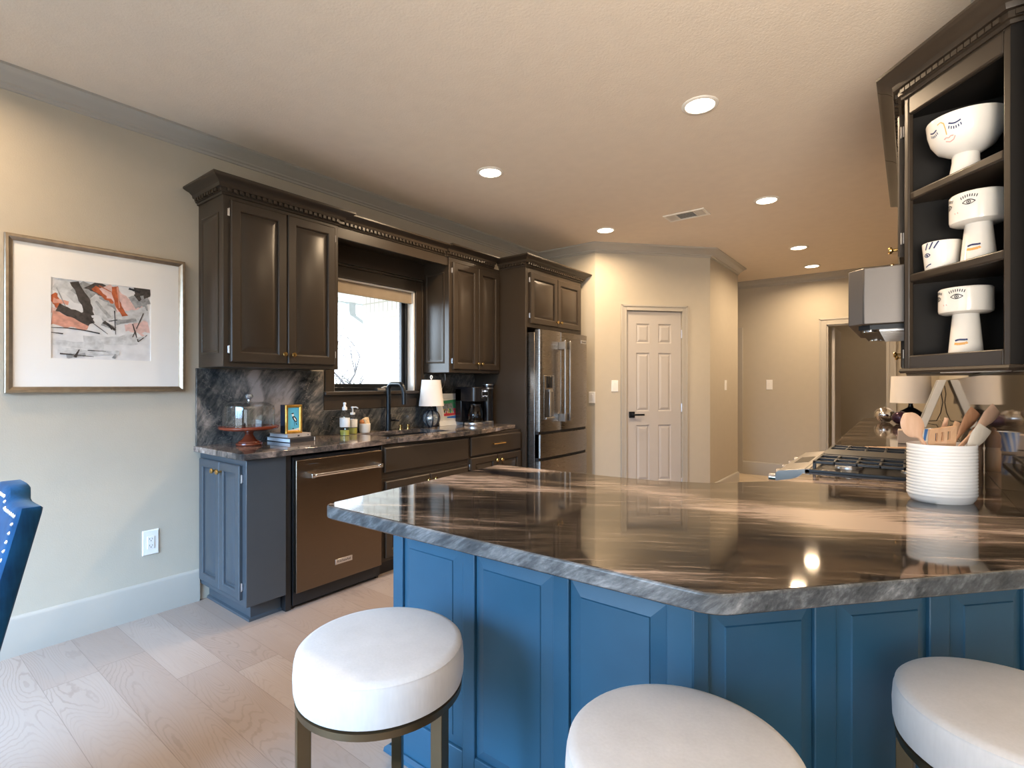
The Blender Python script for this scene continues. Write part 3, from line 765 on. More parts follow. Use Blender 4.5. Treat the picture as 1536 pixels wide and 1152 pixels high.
bare_tree(-9.3, 6.4, 3.6, 3, 'bare branching tree outside the window, left of the brick wall', 0)
bare_tree(-7.7, 5.35, 1.9, 11, 'low thin shrub with sparse leaves outside the window', 3)
# ================================================================== CABINETS (local frame: front faces -Y, width along X)
DOORP = lambda t, fr: [(0, 0), (0, t - 0.005), (0.006, t), (fr - 0.008, t), (fr - 0.002, t - 0.005), (fr, t - 0.014), (fr + 0.006, t - 0.0145), (fr + 0.038, t - 0.001)]
def cab_door(root, x0, x1, z0, z1, y=0.0, mat='cabinet_paint', fr=0.058, t=0.02, knob=None, hinge=None, kz=None, name='door'):
    d = MB().panel(x0, x1, z0, z1, y, DOORP(t, fr)).build(name, mat, root, ang=25)
    if knob is not None:
        MB().lathe([(0.006, t - 0.001), (0.006, t + 0.014), (0.009, t + 0.018), (0.0135, t + 0.020), (0.0145, t + 0.026), (0.012, t + 0.031), (0.0, t + 0.032)], (knob, y, kz), 16, 'y').build('knob', 'brass', d, label='small round brass knob')
    if hinge is not None:
        s = -1 if hinge < (x0 + x1) / 2 else 1
        for z in (z0 + 0.07, z1 - 0.07):
            m = MB(); m.lathe([(0.0035, z - 0.022), (0.0035, z + 0.022)], (hinge + s * 0.003, y - 0.008, 0), 8); m.box(min(hinge, hinge + s * 0.010), max(hinge, hinge + s * 0.010), y - 0.003, y - 0.0005, z - 0.020, z + 0.020)
            m.build('hinge', 'silver', d)
    return d
CROWN = [(0.0, 0.0), (0.008, 0.0), (0.010, 0.012), (0.018, 0.014), (0.018, 0.034), (0.032, 0.035), (0.034, 0.042), (0.036, 0.052), (0.052, 0.066), (0.072, 0.074), (0.080, 0.078), (0.084, 0.082), (0.084, 0.092), (0.0, 0.092)]
def crown(root, path, z, mat='cabinet_paint', side=1, name='crown_moulding', s=1.0, dw=0.019, dg=0.014):
    m = MB().molding(path, [(o * s, z + h * s) for o, h in CROWN], side)
    m.dentils(path, 0.018 * s, z + 0.0155 * s, z + 0.0335 * s, dw, dg, 0.013 * s, side)
    return m.build(name, mat, root, ang=30)
LB = 'cabinets along the window wall'

# end base cabinet: doors face the dining room
c = thing('base_cabinet', 'narrow slate grey base cabinet at the near end of the window wall run', 'cabinet', (WX + 0.003, 1.312, 0), 0, LB)
W_, D_ = 0.578, 0.222
m = MB(); m.box(0, W_, 0, D_, 0.10, 0.887); m.build('carcass', 'daylit_end_paint', c, bevel=0.003)
m = MB(); m.box(0.0, W_ - 0.06, 0.05, D_, 0, 0.10); m.molding([(0, 0.05), (W_ - 0.06, 0.05), (W_ - 0.06, D_)], [(0, 0), (0.014, 0), (0.012, 0.012), (0, 0.018)]); m.build('toe_kick', 'daylit_end_paint', c)
cab_door(c, 0.030, 0.292, 0.135, 0.855, 0, 'daylit_end_paint', 0.05, knob=0.262, kz=0.805)
cab_door(c, 0.298, 0.535, 0.135, 0.855, 0, 'daylit_end_paint', 0.05, knob=0.328, kz=0.805, hinge=0.537)

def base_root(name, label, y0):
    return thing(name, label, 'cabinet', (-2.80, y0, 0), pi / 2, LB)
# sink base
c = base_root('sink_cabinet', 'dark taupe sink base cabinet right of the dishwasher', 2.203)
m = MB(); m.box(0, 0.85, 0, 0.575, 0.10, 0.66); m.box(0, 0.85, 0, 0.02, 0.66, 0.887); m.box(0, 0.018, 0.02, 0.575, 0.66, 0.887); m.box(0.832, 0.85, 0.02, 0.575, 0.66, 0.887); m.build('carcass', 'cabinet_paint', c, bevel=0.002)
MB().box(0, 0.85, 0.06, 0.575, 0, 0.10).build('toe_kick', 'black_gap', c)
MB().panel(0.012, 0.838, 0.70, 0.867, 0, [(0, 0), (0, 0.014), (0.008, 0.02), (0.014, 0.02)]).build('false_drawer_front', 'cabinet_paint', c)
cab_door(c, 0.020, 0.422, 0.125, 0.640, knob=0.390, kz=0.600); cab_door(c, 0.428, 0.830, 0.125, 0.640, knob=0.460, kz=0.600, hinge=0.832)
# drawer base
c = base_root('drawer_cabinet', 'dark taupe base cabinet with one drawer beside the tall refrigerator panel', 3.057)
m = MB().box(0, 0.698, 0, 0.575, 0.10, 0.887); m.build('carcass', 'cabinet_paint', c, bevel=0.002)
MB().box(0, 0.698, 0.06, 0.575, 0, 0.10).build('toe_kick', 'black_gap', c)
d = MB().panel(0.014, 0.684, 0.715, 0.867, 0, [(0, 0), (0, 0.014), (0.008, 0.02), (0.014, 0.02)]).build('drawer', 'cabinet_paint', c)
m = MB(); m.tube([(0.265, -0.048, 0.795), (0.425, -0.048, 0.795)], 0.0055, 8); m.tube([(0.285, -0.019, 0.795), (0.285, -0.048, 0.795)], 0.005, 8); m.tube([(0.405, -0.019, 0.795), (0.405, -0.048, 0.795)], 0.005, 8)
m.build('bar_pull', 'brass', d, label='slim brass bar pull')
cab_door(c, 0.014, 0.346, 0.125, 0.700, knob=0.316, kz=0.655, hinge=0.012); cab_door(c, 0.352, 0.684, 0.125, 0.700, knob=0.382, kz=0.655)

# dishwasher
dw = thing('dishwasher', 'bronze-toned stainless dishwasher under the near end of the window counter', 'dishwasher', (-2.775, 1.572, 0), pi / 2)
w = 0.622
MB().box(0.006, w - 0.006, 0.03, 0.55, 0.02, 0.872).build('tub', 'black_gap', dw)
m = MB(); m.loft([[(0.010, 0.030, 0.095), (w - 0.010, 0.030, 0.095), (w - 0.010, 0.030, 0.857), (0.010, 0.030, 0.857)], [(0.010, 0.0, 0.095), (w - 0.010, 0.0, 0.095), (w - 0.010, 0.0, 0.857), (0.010, 0.0, 0.857)]])
door = m.build('door', 'bronze_steel', dw, bevel=0.004)
m = MB(); m.tube([(0.075, -0.048, 0.765), (w - 0.045, -0.048, 0.765)], 0.011, 14)
for x in (0.085, w - 0.055):
    m.loft([[(x - 0.014, 0.0, 0.747), (x + 0.014, 0.0, 0.747), (x + 0.014, 0.0, 0.785), (x - 0.014, 0.0, 0.785)], [(x - 0.011, -0.058, 0.753), (x + 0.011, -0.058, 0.753), (x + 0.011, -0.058, 0.777), (x - 0.011, -0.058, 0.777)]])
for x in (0.103, w - 0.073): m.lathe([(0.0125, x - 0.006), (0.0125, x + 0.006)], (0, -0.048, 0.765), 14, 'x')
m.build('handle', 'chrome', door, bevel=0.002)
b = MB().box(0.262, 0.382, -0.003, 0.0, 0.192, 0.224).build('badge', 'silver', door, bevel=0.001)
text('lettering', 'KitchenAid', 0.021, 'slot_dark', door, (0.322, -0.0036, 0.2085), (pi / 2, 0, 0))
MB().box(0.085, 0.145, -0.0006, 0.0, 0.826, 0.829).build('control_mark', 'slot_dark', door)
m = MB(); m.box(0.02, w - 0.02, 0.06, 0.10, 0.012, 0.09); m.box(0.0, 0.02, 0.05, 0.08, 0.0, 0.05); m.box(w - 0.02, w, 0.05, 0.08, 0.0, 0.05); m.build('toe_plate', 'black_gap', dw)
# filler either side of the dishwasher
MB().box(-3.3, -2.81, 1.5365, 1.569, 0, 0.885).build('filler_strip', 'black_gap', thing('cabinet_filler', 'dark recessed filler strip between the end cabinet and dishwasher', 'filler'))

# countertop on the window wall with the sink cut-out
CT = 0.925
SX0, SX1, SY0, SY1 = -3.255, -2.895, 2.33, 2.96
ct = MB(); z0 = CT - 0.034
front = [(-2.765, 1.275), (-2.765, 2.10), (-2.775, 2.22), (-2.785, 2.32), (-2.77, 2.46), (-2.752, 2.62), (-2.752, 3.05), (-2.765, 3.25), (-2.80, 3.45), (-2.85, 3.60), (-2.86, 3.757)]
def strip(y0, y1, xa, xb=None):
    pts = [p for p in front if y0 < p[1] < y1]
    def fx(y):
        for a, b in zip(front, front[1:]):
            if a[1] <= y <= b[1]: return a[0] + (b[0] - a[0]) * (y - a[1]) / (b[1] - a[1])
    if xb is None:
        return [(xa, y0), (fx(y0), y0)] + pts + [(fx(y1), y1), (xa, y1)]
    return [(xa, y0), (xb, y0), (xb, y1), (xa, y1)]
ct.prism(rounded(strip(1.275, SY0, WX + 0.001), {1: 0.02}), z0, CT)
ct.prism(strip(SY0, SY1, SX1), z0, CT); ct.prism(strip(SY0, SY1, WX + 0.001, SX0), z0, CT); ct.prism(strip(SY1, 3.757, WX + 0.001), z0, CT)
tag(ct.build('countertop', 'counter_stone', bevel=0.003), 'polished stone countertop along the window wall holding the sink', 'countertop')
s = thing('sink', 'black undermount sink set in the window counter', 'sink', (-3.075, 2.645, 0.70))
m = MB(); a, b, t = 0.182, 0.317, 0.012
loops = []
for ins, z in ((0, 0.19), (0, 0.0), ):
    loops.append([(-a - t, -b - t, z), (a + t, -b - t, z), (a + t, b + t, z), (-a - t, b + t, z)])
loops = [[(-a - t, -b - t, 0.19), (a + t, -b - t, 0.19), (a + t, b + t, 0.19), (-a - t, b + t, 0.19)], [(-a - t, -b - t, 0), (a + t, -b - t, 0), (a + t, b + t, 0), (-a - t, b + t, 0)]]
m.loft(loops, False, True)
m.loft([[(-a - t, -b - t, 0.19), (a + t, -b - t, 0.19), (a + t, b + t, 0.19), (-a - t, b + t, 0.19)], [(-a, -b, 0.19), (a, -b, 0.19), (a, b, 0.19), (-a, b, 0.19)], [(-a + .02, -b + .02, 0.012), (a - .02, -b + .02, 0.012), (a - .02, b - .02, 0.012), (-a + .02, b - .02, 0.012)]], False, True)
m.build('basin', 'black_metal', s)
MB().lathe([(0.0, 0.013), (0.04, 0.013), (0.045, 0.016), (0.03, 0.015)], (0, 0, 0), 20).build('drain', 'silver', s)
# splash slab
m = MB(); m.box(WX + 0.0005, WX + 0.02, 1.285, 2.125, CT, 1.388); m.box(WX + 0.0005, WX + 0.02, 2.125, 3.095, CT, 1.103); m.box(WX + 0.0005, WX + 0.02, 3.095, 3.757, CT, 1.388)
tag(m.build('backsplash', 'splash_stone', bevel=0.002), 'dark veined stone backsplash on the window wall', 'backsplash')

# wall cabinet near the art
UT = 2.362
c = thing('wall_cabinet', 'large taupe two-door wall cabinet left of the window', 'cabinet', (-3.05, 1.303, 0), pi / 2, LB)
w, dd = 0.735, 0.327
MB().box(0, w, 0, dd, 1.392, UT).build('carcass', 'cabinet_paint', c, bevel=0.003)
cab_door(c, 0.035, 0.366, 1.420, 2.335, knob=0.340, kz=1.475, hinge=0.033); cab_door(c, 0.372, 0.703, 1.420, 2.335, knob=0.398, kz=1.475, hinge=0.705)
m = MB(); m.at((0, dd, 0), -pi / 2); m.panel(0.05, dd - 0.055, 1.47, 2.27, 0.0, [(0, 0.0), (0.0, 0.003), (0.008, 0.006), (0.016, 0.001), (0.022, 0.001), (0.04, 0.006)]); m.build('end_panel', 'cabinet_paint', c)
crown(c, [(0, dd), (0, 0), (w, 0), (w + 0.0, 0.03)], UT - 0.003)
# wall cabinet right of the window
c = thing('wall_cabinet', 'small taupe two-door wall cabinet between window and refrigerator', 'cabinet', (-3.05, 3.093, 0), pi / 2, LB)
w = 0.660
MB().box(0, w, 0, dd, 1.392, UT).build('carcass', 'cabinet_paint', c, bevel=0.003)
cab_door(c, 0.035, 0.352, 1.420, 2.320, knob=0.328, kz=1.475, hinge=0.033); cab_door(c, 0.358, 0.645, 1.420, 2.320, knob=0.382, kz=1.475)
m = MB(); m.at((0, dd, 0), -pi / 2); m.panel(0.05, dd - 0.055, 1.47, 2.24, 0.0, [(0, 0.0), (0.0, 0.003), (0.008, 0.006), (0.016, 0.001), (0.022, 0.001), (0.04, 0.006)]); m.build('end_panel', 'cabinet_paint', c)
crown(c, [(-0.04, 0.0), (w - 0.082, 0)], UT - 0.003)
# valance over the window
c = thing('window_valance', 'dark dentil-topped valance bridging the two wall cabinets over the window', 'valance', (-3.05, 2.039, 0), pi / 2, LB)
L = 1.053
m = MB(); m.box(0, L, 0.012, 0.032, 2.285, UT); m.box(0, L, 0.032, 0.32, 2.335, UT); m.box(0, L, 0.300, 0.320, 2.197, 2.335); m.build('valance_board', 'cabinet_paint', c, bevel=0.002)
crown(c, [(0.0, 0.012), (L - 0.04, 0.012)], UT - 0.003, s=0.92)

# refrigerator enclosure
c = thing('refrigerator_cabinet', 'tall taupe enclosure with side panel and small doors above the refrigerator', 'cabinet', (-2.745, 3.760, 0), pi / 2, LB)
FT = 2.362
m = MB(); m.box(0, 0.022, 0.002, 0.630, 0, FT); m.build('side_panel', 'cabinet_paint', c, bevel=0.002)
m = MB(); m.box(0.022, 0.990, 0.002, 0.630, 1.815, FT); m.build('carcass', 'cabinet_paint', c, bevel=0.002)
MB().box(0.968, 0.990, 0.002, 0.630, 0, 1.815).build('far_panel', 'cabinet_paint', c, bevel=0.002)
cab_door(c, 0.060, 0.508, 1.850, 2.315, y=0.002, knob=0.478, kz=1.895, hinge=0.058); cab_door(c, 0.514, 0.950, 1.850, 2.315, y=0.002, knob=0.544, kz=1.895)
crown(c, [(0, 0.303), (0, 0.002), (0.990, 0.002), (0.990, 0.630)], FT - 0.003)

# refrigerator
r = thing('refrigerator', 'stainless french-door refrigerator with ice dispenser', 'refrigerator', (-2.60, 3.795, 0), pi / 2)
w = 0.845; sp_ = 0.345
MB().box(0.004, w - 0.004, 0.075, 0.72, 0.03, 1.765).build('body', 'stainless', r, bevel=0.004)
def rdoor(name, x0, x1, z0, z1):
    pts = []
    for k in range(9):
        s = k / 8; pts.append((x0 + (x1 - x0) * s, 0.008 - 0.008 * (1 - (2 * s - 1) ** 2)))
    poly = [(x0, 0.07)] + [(x0, 0.028), (x0 + 0.006, 0.016)] + [(x, y) for x, y in pts[1:-1]] + [(x1 - 0.004, 0.014), (x1, 0.024), (x1, 0.07)]
    return MB().prism(poly, z0, z1).build(name, 'stainless', r, ang=50)
dl = rdoor('door', 0.004, sp_ - 0.002, 0.868, 1.785); drr = rdoor('door', sp_ + 0.002, w - 0.004, 0.868, 1.785)
fd = rdoor('freezer_drawer', 0.004, w - 0.004, 0.632, 0.842); rdoor('freezer_drawer', 0.004, w - 0.004, 0.08, 0.606)
MB().box(0.004, w - 0.004, 0.03, 0.07, 0.60, 0.87).build('gasket', 'black_gap', r)
for x, dpar in ((sp_ - 0.04, dl), (sp_ + 0.045, drr)):
    m = MB(); m.tube([(x, -0.062, 0.955), (x, -0.062, 1.700)], 0.0125, 14)
    for z in (0.985, 1.655):
        m.box(x - 0.015, x + 0.015, -0.070, 0.004, z - 0.036, z + 0.036)
    m.build('handle', 'stainless_bright', dpar, bevel=0.002)
m = MB(); rect = (0.045, 0.215, 0.975, 1.375)
m.panel(rect[0], rect[1], rect[2], rect[3], 0.003, [(0, 0), (0, 0.004), (0.004, 0.006), (0.010, 0.006), (0.010, 0.003)]); dsp = m.build('dispenser', 'stainless', dl)
m = MB(); m.panel(0.060, 0.200, 0.990, 1.245, -0.0035, [(0, 0), (0, 0.002)]); m.build('recess', 'black_gap', dsp)
m = MB(); m.panel(0.090, 0.170, 1.262, 1.365, -0.0035, [(0, 0), (0, 0.003), (0.002, 0.004)]); m.build('control_screen', 'black_plastic', dsp)
m = MB(); m.box(0.120, 0.150, -0.012, -0.005, 1.00, 1.245); m.box(0.105, 0.165, -0.020, -0.005, 1.225, 1.248); m.build('paddle', 'silver', dsp, bevel=0.002)
m = MB(); m.box(0.165, 0.198, -0.0065, -0.0054, 0.995, 1.24); m.build('side_plate', 'stainless_bright', dsp)
m = MB(); m.box(0.055, 0.205, -0.020, -0.004, 0.978, 0.995); m.build('drip_tray', 'stainless_bright', dsp, bevel=0.002)
b = MB().box(0.700, 0.805, -0.002, 0.010, 1.700, 1.735).build('badge', 'silver', drr, bevel=0.001)
text('lettering', 'KitchenAid', 0.017, 'slot_dark', drr, (0.752, -0.0028, 1.717), (pi / 2, 0, 0))

# ================================================================== PENINSULA
PT = 0.920
poly = [(-1.440, 0.905), (-0.270, 0.938), (0.44, 1.735), (0.44, 1.895), (RX - 0.001, 1.895), (RX - 0.001, 2.498), (-0.362, 2.498), (-0.364, 2.30), (-0.44, 2.165), (-0.61, 1.995), (-0.78, 1.925), (-1.0, 1.895), (-1.516, 1.862)]
m = MB().prism(rounded(poly, {0: 0.045, 1: 0.035, 7: 0.06, 12: 0.03}), PT - 0.04, PT, edge=1)
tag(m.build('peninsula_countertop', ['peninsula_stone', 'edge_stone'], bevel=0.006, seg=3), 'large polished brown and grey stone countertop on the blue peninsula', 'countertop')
pb = thing('peninsula_cabinet', 'slate blue panelled peninsula base behind the round stools', 'cabinet', (0, 0, 0))
E1 = Vector((-1.440, 1.182)); E2 = Vector((-0.392, 1.182)); dv = Vector((1, 1.10)).normalized(); E3 = E2 + dv * 0.955
core = [(-1.440, 1.194), (-0.397, 1.194), (E3.x - 0.012, E3.y + 0.012), (RX - 0.002, 1.92), (RX - 0.002, 2.496), (-0.335, 2.496), (-0.335, 2.30), (-0.80, 1.865), (-1.43, 1.80)]
MB().prism(core, 0, PT - 0.041).build('carcass', 'daylit_blue_paint', pb, bevel=0.002)
def panel_run(org, ang, stiles, panels, zt, length, end_caps=True):
    """face frame with sunk raised panels; local x along the run, face at y=0, backing at y=0.012"""
    fm = MB().at((org[0], org[1], 0), ang)
    zb, zp = 0.145, 0.772
    for a, b in stiles: fm.box(a, b, 0, 0.014, 0, zt)
    for a, b in panels:
        fm.box(a, b, 0, 0.014, 0, zb); fm.box(a, b, 0, 0.014, zp, zt)
    fm.build('face_frame', 'daylit_blue_paint', pb, bevel=0.003)
    for a, b in panels:
        p = MB().at((org[0], org[1], 0), ang)
        p.panel(a + 0.002, b - 0.002, zb + 0.002, zp - 0.002, 0.0125, [(0, 0), (0.0, 0.003), (0.005, 0.004), (0.036, 0.013), (0.038, 0.0165)])
        p.build('raised_panel', 'daylit_blue_paint', pb, ang=15)
zt = PT - 0.042
panel_run(E1, 0.0, [(0, 0.050), (0.332, 0.382), (0.668, 0.718), (0.985, 1.048)], [(0.050, 0.332), (0.382, 0.668), (0.718, 0.985)], zt, 1.048)
an = atan2(dv.y, dv.x); k = 1 / dv.x
panel_run(E2, an, [(0.0, 0.040), (0.315, 0.374), (0.640, 0.700), (0.93, 0.955)], [(0.040, 0.315), (0.374, 0.640), (0.700, 0.93)], zt, 0.955)
m = MB().at((-1.440, 1.80, 0), -pi / 2); m.box(0, 0.06, 0, 0.012, 0, zt); m.box(0.55, 0.606, 0, 0.012, 0, zt); m.box(0.06, 0.55, 0, 0.012, 0, 0.145); m.box(0.06, 0.55, 0, 0.012, 0.772, zt)
m.X = Matrix.Translation((-1.4521, 1.80, 0)) @ Matrix.Rotation(-pi / 2, 4, 'Z'); 
m.build('end_frame', 'daylit_blue_paint', pb, bevel=0.003)
m = MB().molding([(-1.455, 1.80), (-1.455, 1.18), (E2.x, 1.18), (E3.x, E3.y)], [(0, 0), (0.016, 0), (0.014, 0.014), (0.004, 0.022), (0, 0.022)])
m.build('shoe_moulding', 'daylit_blue_paint', pb)

# ================================================================== RIGHT SIDE
# right splash (polished)
m = MB(); m.box(RX - 0.018, RX - 0.0005, 1.95, 7.2, PT + 0.0005, 1.332); m.box(RX - 0.018, RX - 0.0005, 2.50, 3.26, 1.345, 1.76)
tag(m.build('backsplash', 'right_splash_stone'), 'glossy brown stone backsplash behind the range and white crock', 'backsplash')
# far right counter and cabinets
c = thing('base_cabinet', 'low taupe base cabinet run on the right wall beyond the range', 'cabinet', (-0.33, 7.0, 0), -pi / 2)
MB().box(0, 3.735, 0.0, 0.598, 0.10, 0.88).build('carcass', 'cabinet_paint', c, bevel=0.003)
MB().box(0, 3.735, 0.06, 0.598, 0, 0.10).build('toe_kick', 'black_gap', c)
for k in range(6):
    cab_door(c, 0.02 + k * 0.62, 0.60 + k * 0.62, 0.13, 0.86, y=0.0, knob=(0.56 if k % 2 == 0 else 0.06) + k * 0.62, kz=0.80)
m = MB(); m.prism([(-0.365, 3.268), (RX - 0.019, 3.268), (RX - 0.019, 7.03), (-0.42, 7.03), (-0.40, 5.2)], PT - 0.04, PT)
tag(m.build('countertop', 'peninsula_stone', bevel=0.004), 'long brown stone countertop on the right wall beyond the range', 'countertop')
m = MB().box(0.172, RX - 0.019, 2.5, 3.266, PT - 0.04, PT); tag(m.build('counter_ledge', 'peninsula_stone'), 'narrow stone ledge between the range and the glossy backsplash', 'countertop')

# range
rg = thing('range', 'stainless slide-in gas range with black grates beyond the crock', 'range', (-0.36, 3.263, 0), -pi / 2)
w = 0.756; dp = 0.528
MB().box(0.002, w - 0.002, 0.02, dp, 0.03, 0.905).build('body', 'stainless', rg)
m = MB(); m.box(0.002, w - 0.002, 0.0, dp, 0.905, 0.932); m.build('cooktop', 'black_metal', rg, bevel=0.003)
prof = [(0.02, 0.80), (-0.075, 0.805), (-0.112, 0.845), (-0.112, 0.905), (-0.100, 0.915), (0.02, 0.934)]
m = MB(); m.loft([[(0.002, y, z) for y, z in prof], [(w - 0.002, y, z) for y, z in prof]]); cp = m.build('control_panel', 'stainless_bright', rg, bevel=0.002)
MB().loft([[(0.27, -0.078, 0.9185), (0.50, -0.078, 0.9185), (0.50, -0.018, 0.9283), (0.27, -0.018, 0.9283)], [(0.27, -0.078, 0.9195), (0.50, -0.078, 0.9195), (0.50, -0.018, 0.9293), (0.27, -0.018, 0.9293)]]).build('touch_display', 'black_plastic', cp)
for i in range(5):
    x = 0.06 + i * (w - 0.12) / 4
    MB().lathe([(0.026, 0.111), (0.026, 0.118), (0.022, 0.120), (0.020, 0.146), (0.014, 0.150), (0.0, 0.150)], (x, 0, 0.872), 20, 'y').build('knob', 'chrome', cp)
m = MB(); m.box(0.01, w - 0.01, -0.035, 0.02, 0.17, 0.77); od = m.build('oven_door', 'stainless', rg, bevel=0.004)
m = MB(); m.tube([(0.06, -0.085, 0.72), (w - 0.06, -0.085, 0.72)], 0.012, 12); m.box(0.07, 0.10, -0.09, -0.03, 0.705, 0.735); m.box(w - 0.10, w - 0.07, -0.09, -0.03, 0.705, 0.735); m.build('handle', 'chrome', od)
def grate(x0, x1, flat=False):
    m = MB(); y0, y1, z = 0.03, dp - 0.03, 0.968; t = 0.006
    m.box(x0, x1, y0, y0 + 2 * t, z - 0.012, z); m.box(x0, x1, y1 - 2 * t, y1, z - 0.012, z); m.box(x0, x0 + 2 * t, y0, y1, z - 0.012, z); m.box(x1 - 2 * t, x1, y0, y1, z - 0.012, z)
    for px in (x0, x1 - 2 * t):
        for py in (y0, y1 - 2 * t): m.box(px, px + 2 * t, py, py + 2 * t, 0.932, z)
    if flat:
        m.box(x0 + 0.01, x1 - 0.01, y0 + 0.01, y1 - 0.01, z - 0.006, z + 0.004)
    else:
        xm = (x0 + x1) / 2
        m.box(xm - t, xm + t, y0, y1, z - 0.012, z)
        for k in range(1, 6):
            yy = y0 + (y1 - y0) * k / 6
            for (a, b) in ((x0, xm - 0.028), (xm + 0.028, x1)):
                m.box(a, b, yy - 0.005, yy + 0.005, z - 0.012, z + 0.002); m.box(a if a > xm else b - 0.010, (a if a > xm else b - 0.010) + 0.010, yy - 0.005, yy + 0.005, 0.945, z)
    return m.build('grate', 'cast_iron', rg, bevel=0.002)
grate(0.015, 0.252); grate(0.258, 0.498, True); grate(0.504, 0.741)
for bx in (0.13, 0.62):
    for by in (0.15, 0.38):
        m = MB(); m.lathe([(0.0, 0.932), (0.052, 0.932), (0.050, 0.940), (0.034, 0.944), (0.034, 0.950), (0.0, 0.952)], (bx, by, 0), 20); m.build('burner', 'silver', rg)

# hood
hd = thing('range_hood', 'stainless range hood mounted over the gas range', 'range hood', (0, 2.50, 0))
hp = [(RX - 0.02, 0.0), (-0.150, 0.0), (-0.205, 0.055), (-0.205, 0.705), (-0.150, 0.76), (RX - 0.02, 0.76)]
MB().prism(hp, 1.530, 1.757).build('canopy', 'hood_steel', hd, bevel=0.004)
MB().prism([(0.22, 0.03), (-0.13, 0.03), (-0.17, 0.06), (-0.17, 0.70), (-0.13, 0.73), (0.22, 0.73)], 1.512, 1.530).build('filter_tray', 'black_metal', hd)
m = MB()
for k in range(12): m.box(-0.10, 0.16, 0.06 + k * 0.055, 0.088 + k * 0.055, 1.506, 1.512)
m.build('baffles', 'silver', hd)
for y in (0.12, 0.64): MB().lathe([(0.0, 1.508), (0.026, 1.508), (0.026, 1.512), (0, 1.512)], (-0.135, y, 0), 16).build('hood_lamp', 'chrome', hd)

# shelf unit: open shelves across a diagonal face
su = thing('shelf_cabinet', 'dark taupe open corner shelf unit holding the face pottery', 'shelf', (0, 0, 0))
A_, B_ = Vector((-0.020, 2.435)), Vector((0.237, 2.121)); sd = (B_ - A_).normalized(); sn = Vector((sd.y, -sd.x))     # sn faces the viewer
sL = (B_ - A_).length
def sp2(s, d): q = A_ + sd * s - sn * d; return (q.x, q.y)
WR = RX - 0.001
BKY = 2.494
ZB, ZT = 1.345, 2.362
plan = lambda d: [sp2(0.0, d), sp2(sL, d), (B_.x + 0.005, B_.y), (WR, B_.y), (WR, BKY), (A_.x, BKY)]
m = MB()
fd_ = 0.02
def face_box(s0, s1, z0, z1):
    m.prism([sp2(s0, 0), sp2(s1, 0), sp2(s1, fd_), sp2(s0, fd_)], z0, z1)
face_box(0, 0.022, ZB, ZT); face_box(sL - 0.026, sL, ZB, ZT); face_box(0.022, sL - 0.026, ZB, 1.398); face_box(0.022, sL - 0.026, 2.292, ZT)
m.build('face_frame', 'cabinet_paint', su, bevel=0.005, seg=3)
inner = [sp2(0.0, fd_ - 0.0), sp2(sL, fd_ - 0.0), (WR - 0.012, B_.y + 0.02), (WR - 0.012, BKY - 0.012), (A_.x + 0.012, BKY - 0.012)]
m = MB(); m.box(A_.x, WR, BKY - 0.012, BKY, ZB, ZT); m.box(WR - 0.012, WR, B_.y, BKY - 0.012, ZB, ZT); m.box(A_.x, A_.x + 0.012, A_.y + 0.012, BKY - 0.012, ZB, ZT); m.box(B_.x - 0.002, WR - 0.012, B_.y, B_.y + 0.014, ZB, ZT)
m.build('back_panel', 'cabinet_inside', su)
shelf_poly = [sp2(0.024, 0.004), sp2(sL - 0.028, 0.004), (WR - 0.0125, B_.y + 0.03), (WR - 0.0125, BKY - 0.0125), (A_.x + 0.0125, BKY - 0.0125), (A_.x + 0.0125, A_.y + 0.03)]
for z in (1.700, 2.003):
    MB().prism(shelf_poly, z - 0.030, z).build('shelf', 'cabinet_paint', su, bevel=0.006, seg=3)
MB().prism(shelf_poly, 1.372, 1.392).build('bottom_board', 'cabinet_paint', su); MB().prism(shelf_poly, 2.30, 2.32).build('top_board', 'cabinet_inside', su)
m = MB(); pth = [(WR, B_.y), (B_.x, B_.y), (A_.x, A_.y), (A_.x, BKY)]
m.molding(pth, [(o, ZT - 0.003 + h) for o, h in CROWN], -1); m.dentils(pth, 0.018, ZT + 0.013, ZT + 0.028, 0.0195, 0.0045, 0.008, -1); m.build('crown_moulding', 'cabinet_paint', su, ang=30)
m = MB(); m.molding(pth, [(0, ZB - 0.012), (0.012, ZB - 0.012), (0.016, ZB - 0.004), (0.012, ZB + 0.004), (0, ZB + 0.006)], -1); m.build('light_rail', 'cabinet_paint', su)
m = MB(); m.prism([sp2(0.10, 0.05), sp2(0.32, 0.05), sp2(0.32, 0.09), sp2(0.10, 0.09)], ZB - 0.014, ZB); m.build('under_light', 'white_plastic', su, bevel=0.002)
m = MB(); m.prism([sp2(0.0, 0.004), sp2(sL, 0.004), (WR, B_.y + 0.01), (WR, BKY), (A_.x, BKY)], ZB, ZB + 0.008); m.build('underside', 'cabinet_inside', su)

# cabinets over and beyond the hood
c = thing('wall_cabinet', 'short taupe wall cabinet right above the range hood', 'cabinet', (-0.02, 3.263, 0), -pi / 2)
MB().box(0, 0.766, 0, 0.288, 1.760, ZT).build('carcass', 'cabinet_paint', c, bevel=0.003)
cab_door(c, 0.012, 0.380, 1.785, 2.335, knob=0.350, kz=1.825); cab_door(c, 0.386, 0.754, 1.785, 2.335, knob=0.706, kz=1.825, hinge=0.756)
crown(c, [(0, 0), (0.766, 0)], ZT - 0.003)
c = thing('wall_cabinet', 'taupe wall cabinet on the right wall just beyond the range hood', 'cabinet', (-0.02, 4.06, 0), -pi / 2)
MB().box(0, 0.792, 0, 0.288, 1.345, ZT).build('carcass', 'cabinet_paint', c, bevel=0.003)
cab_door(c, 0.012, 0.393, 1.375, 2.335, knob=0.363, kz=1.445); cab_door(c, 0.399, 0.780, 1.375, 2.335, knob=0.740, kz=1.445, hinge=0.782)
crown(c, [(0, 0.288), (0, 0), (0.792, 0)], ZT - 0.003)
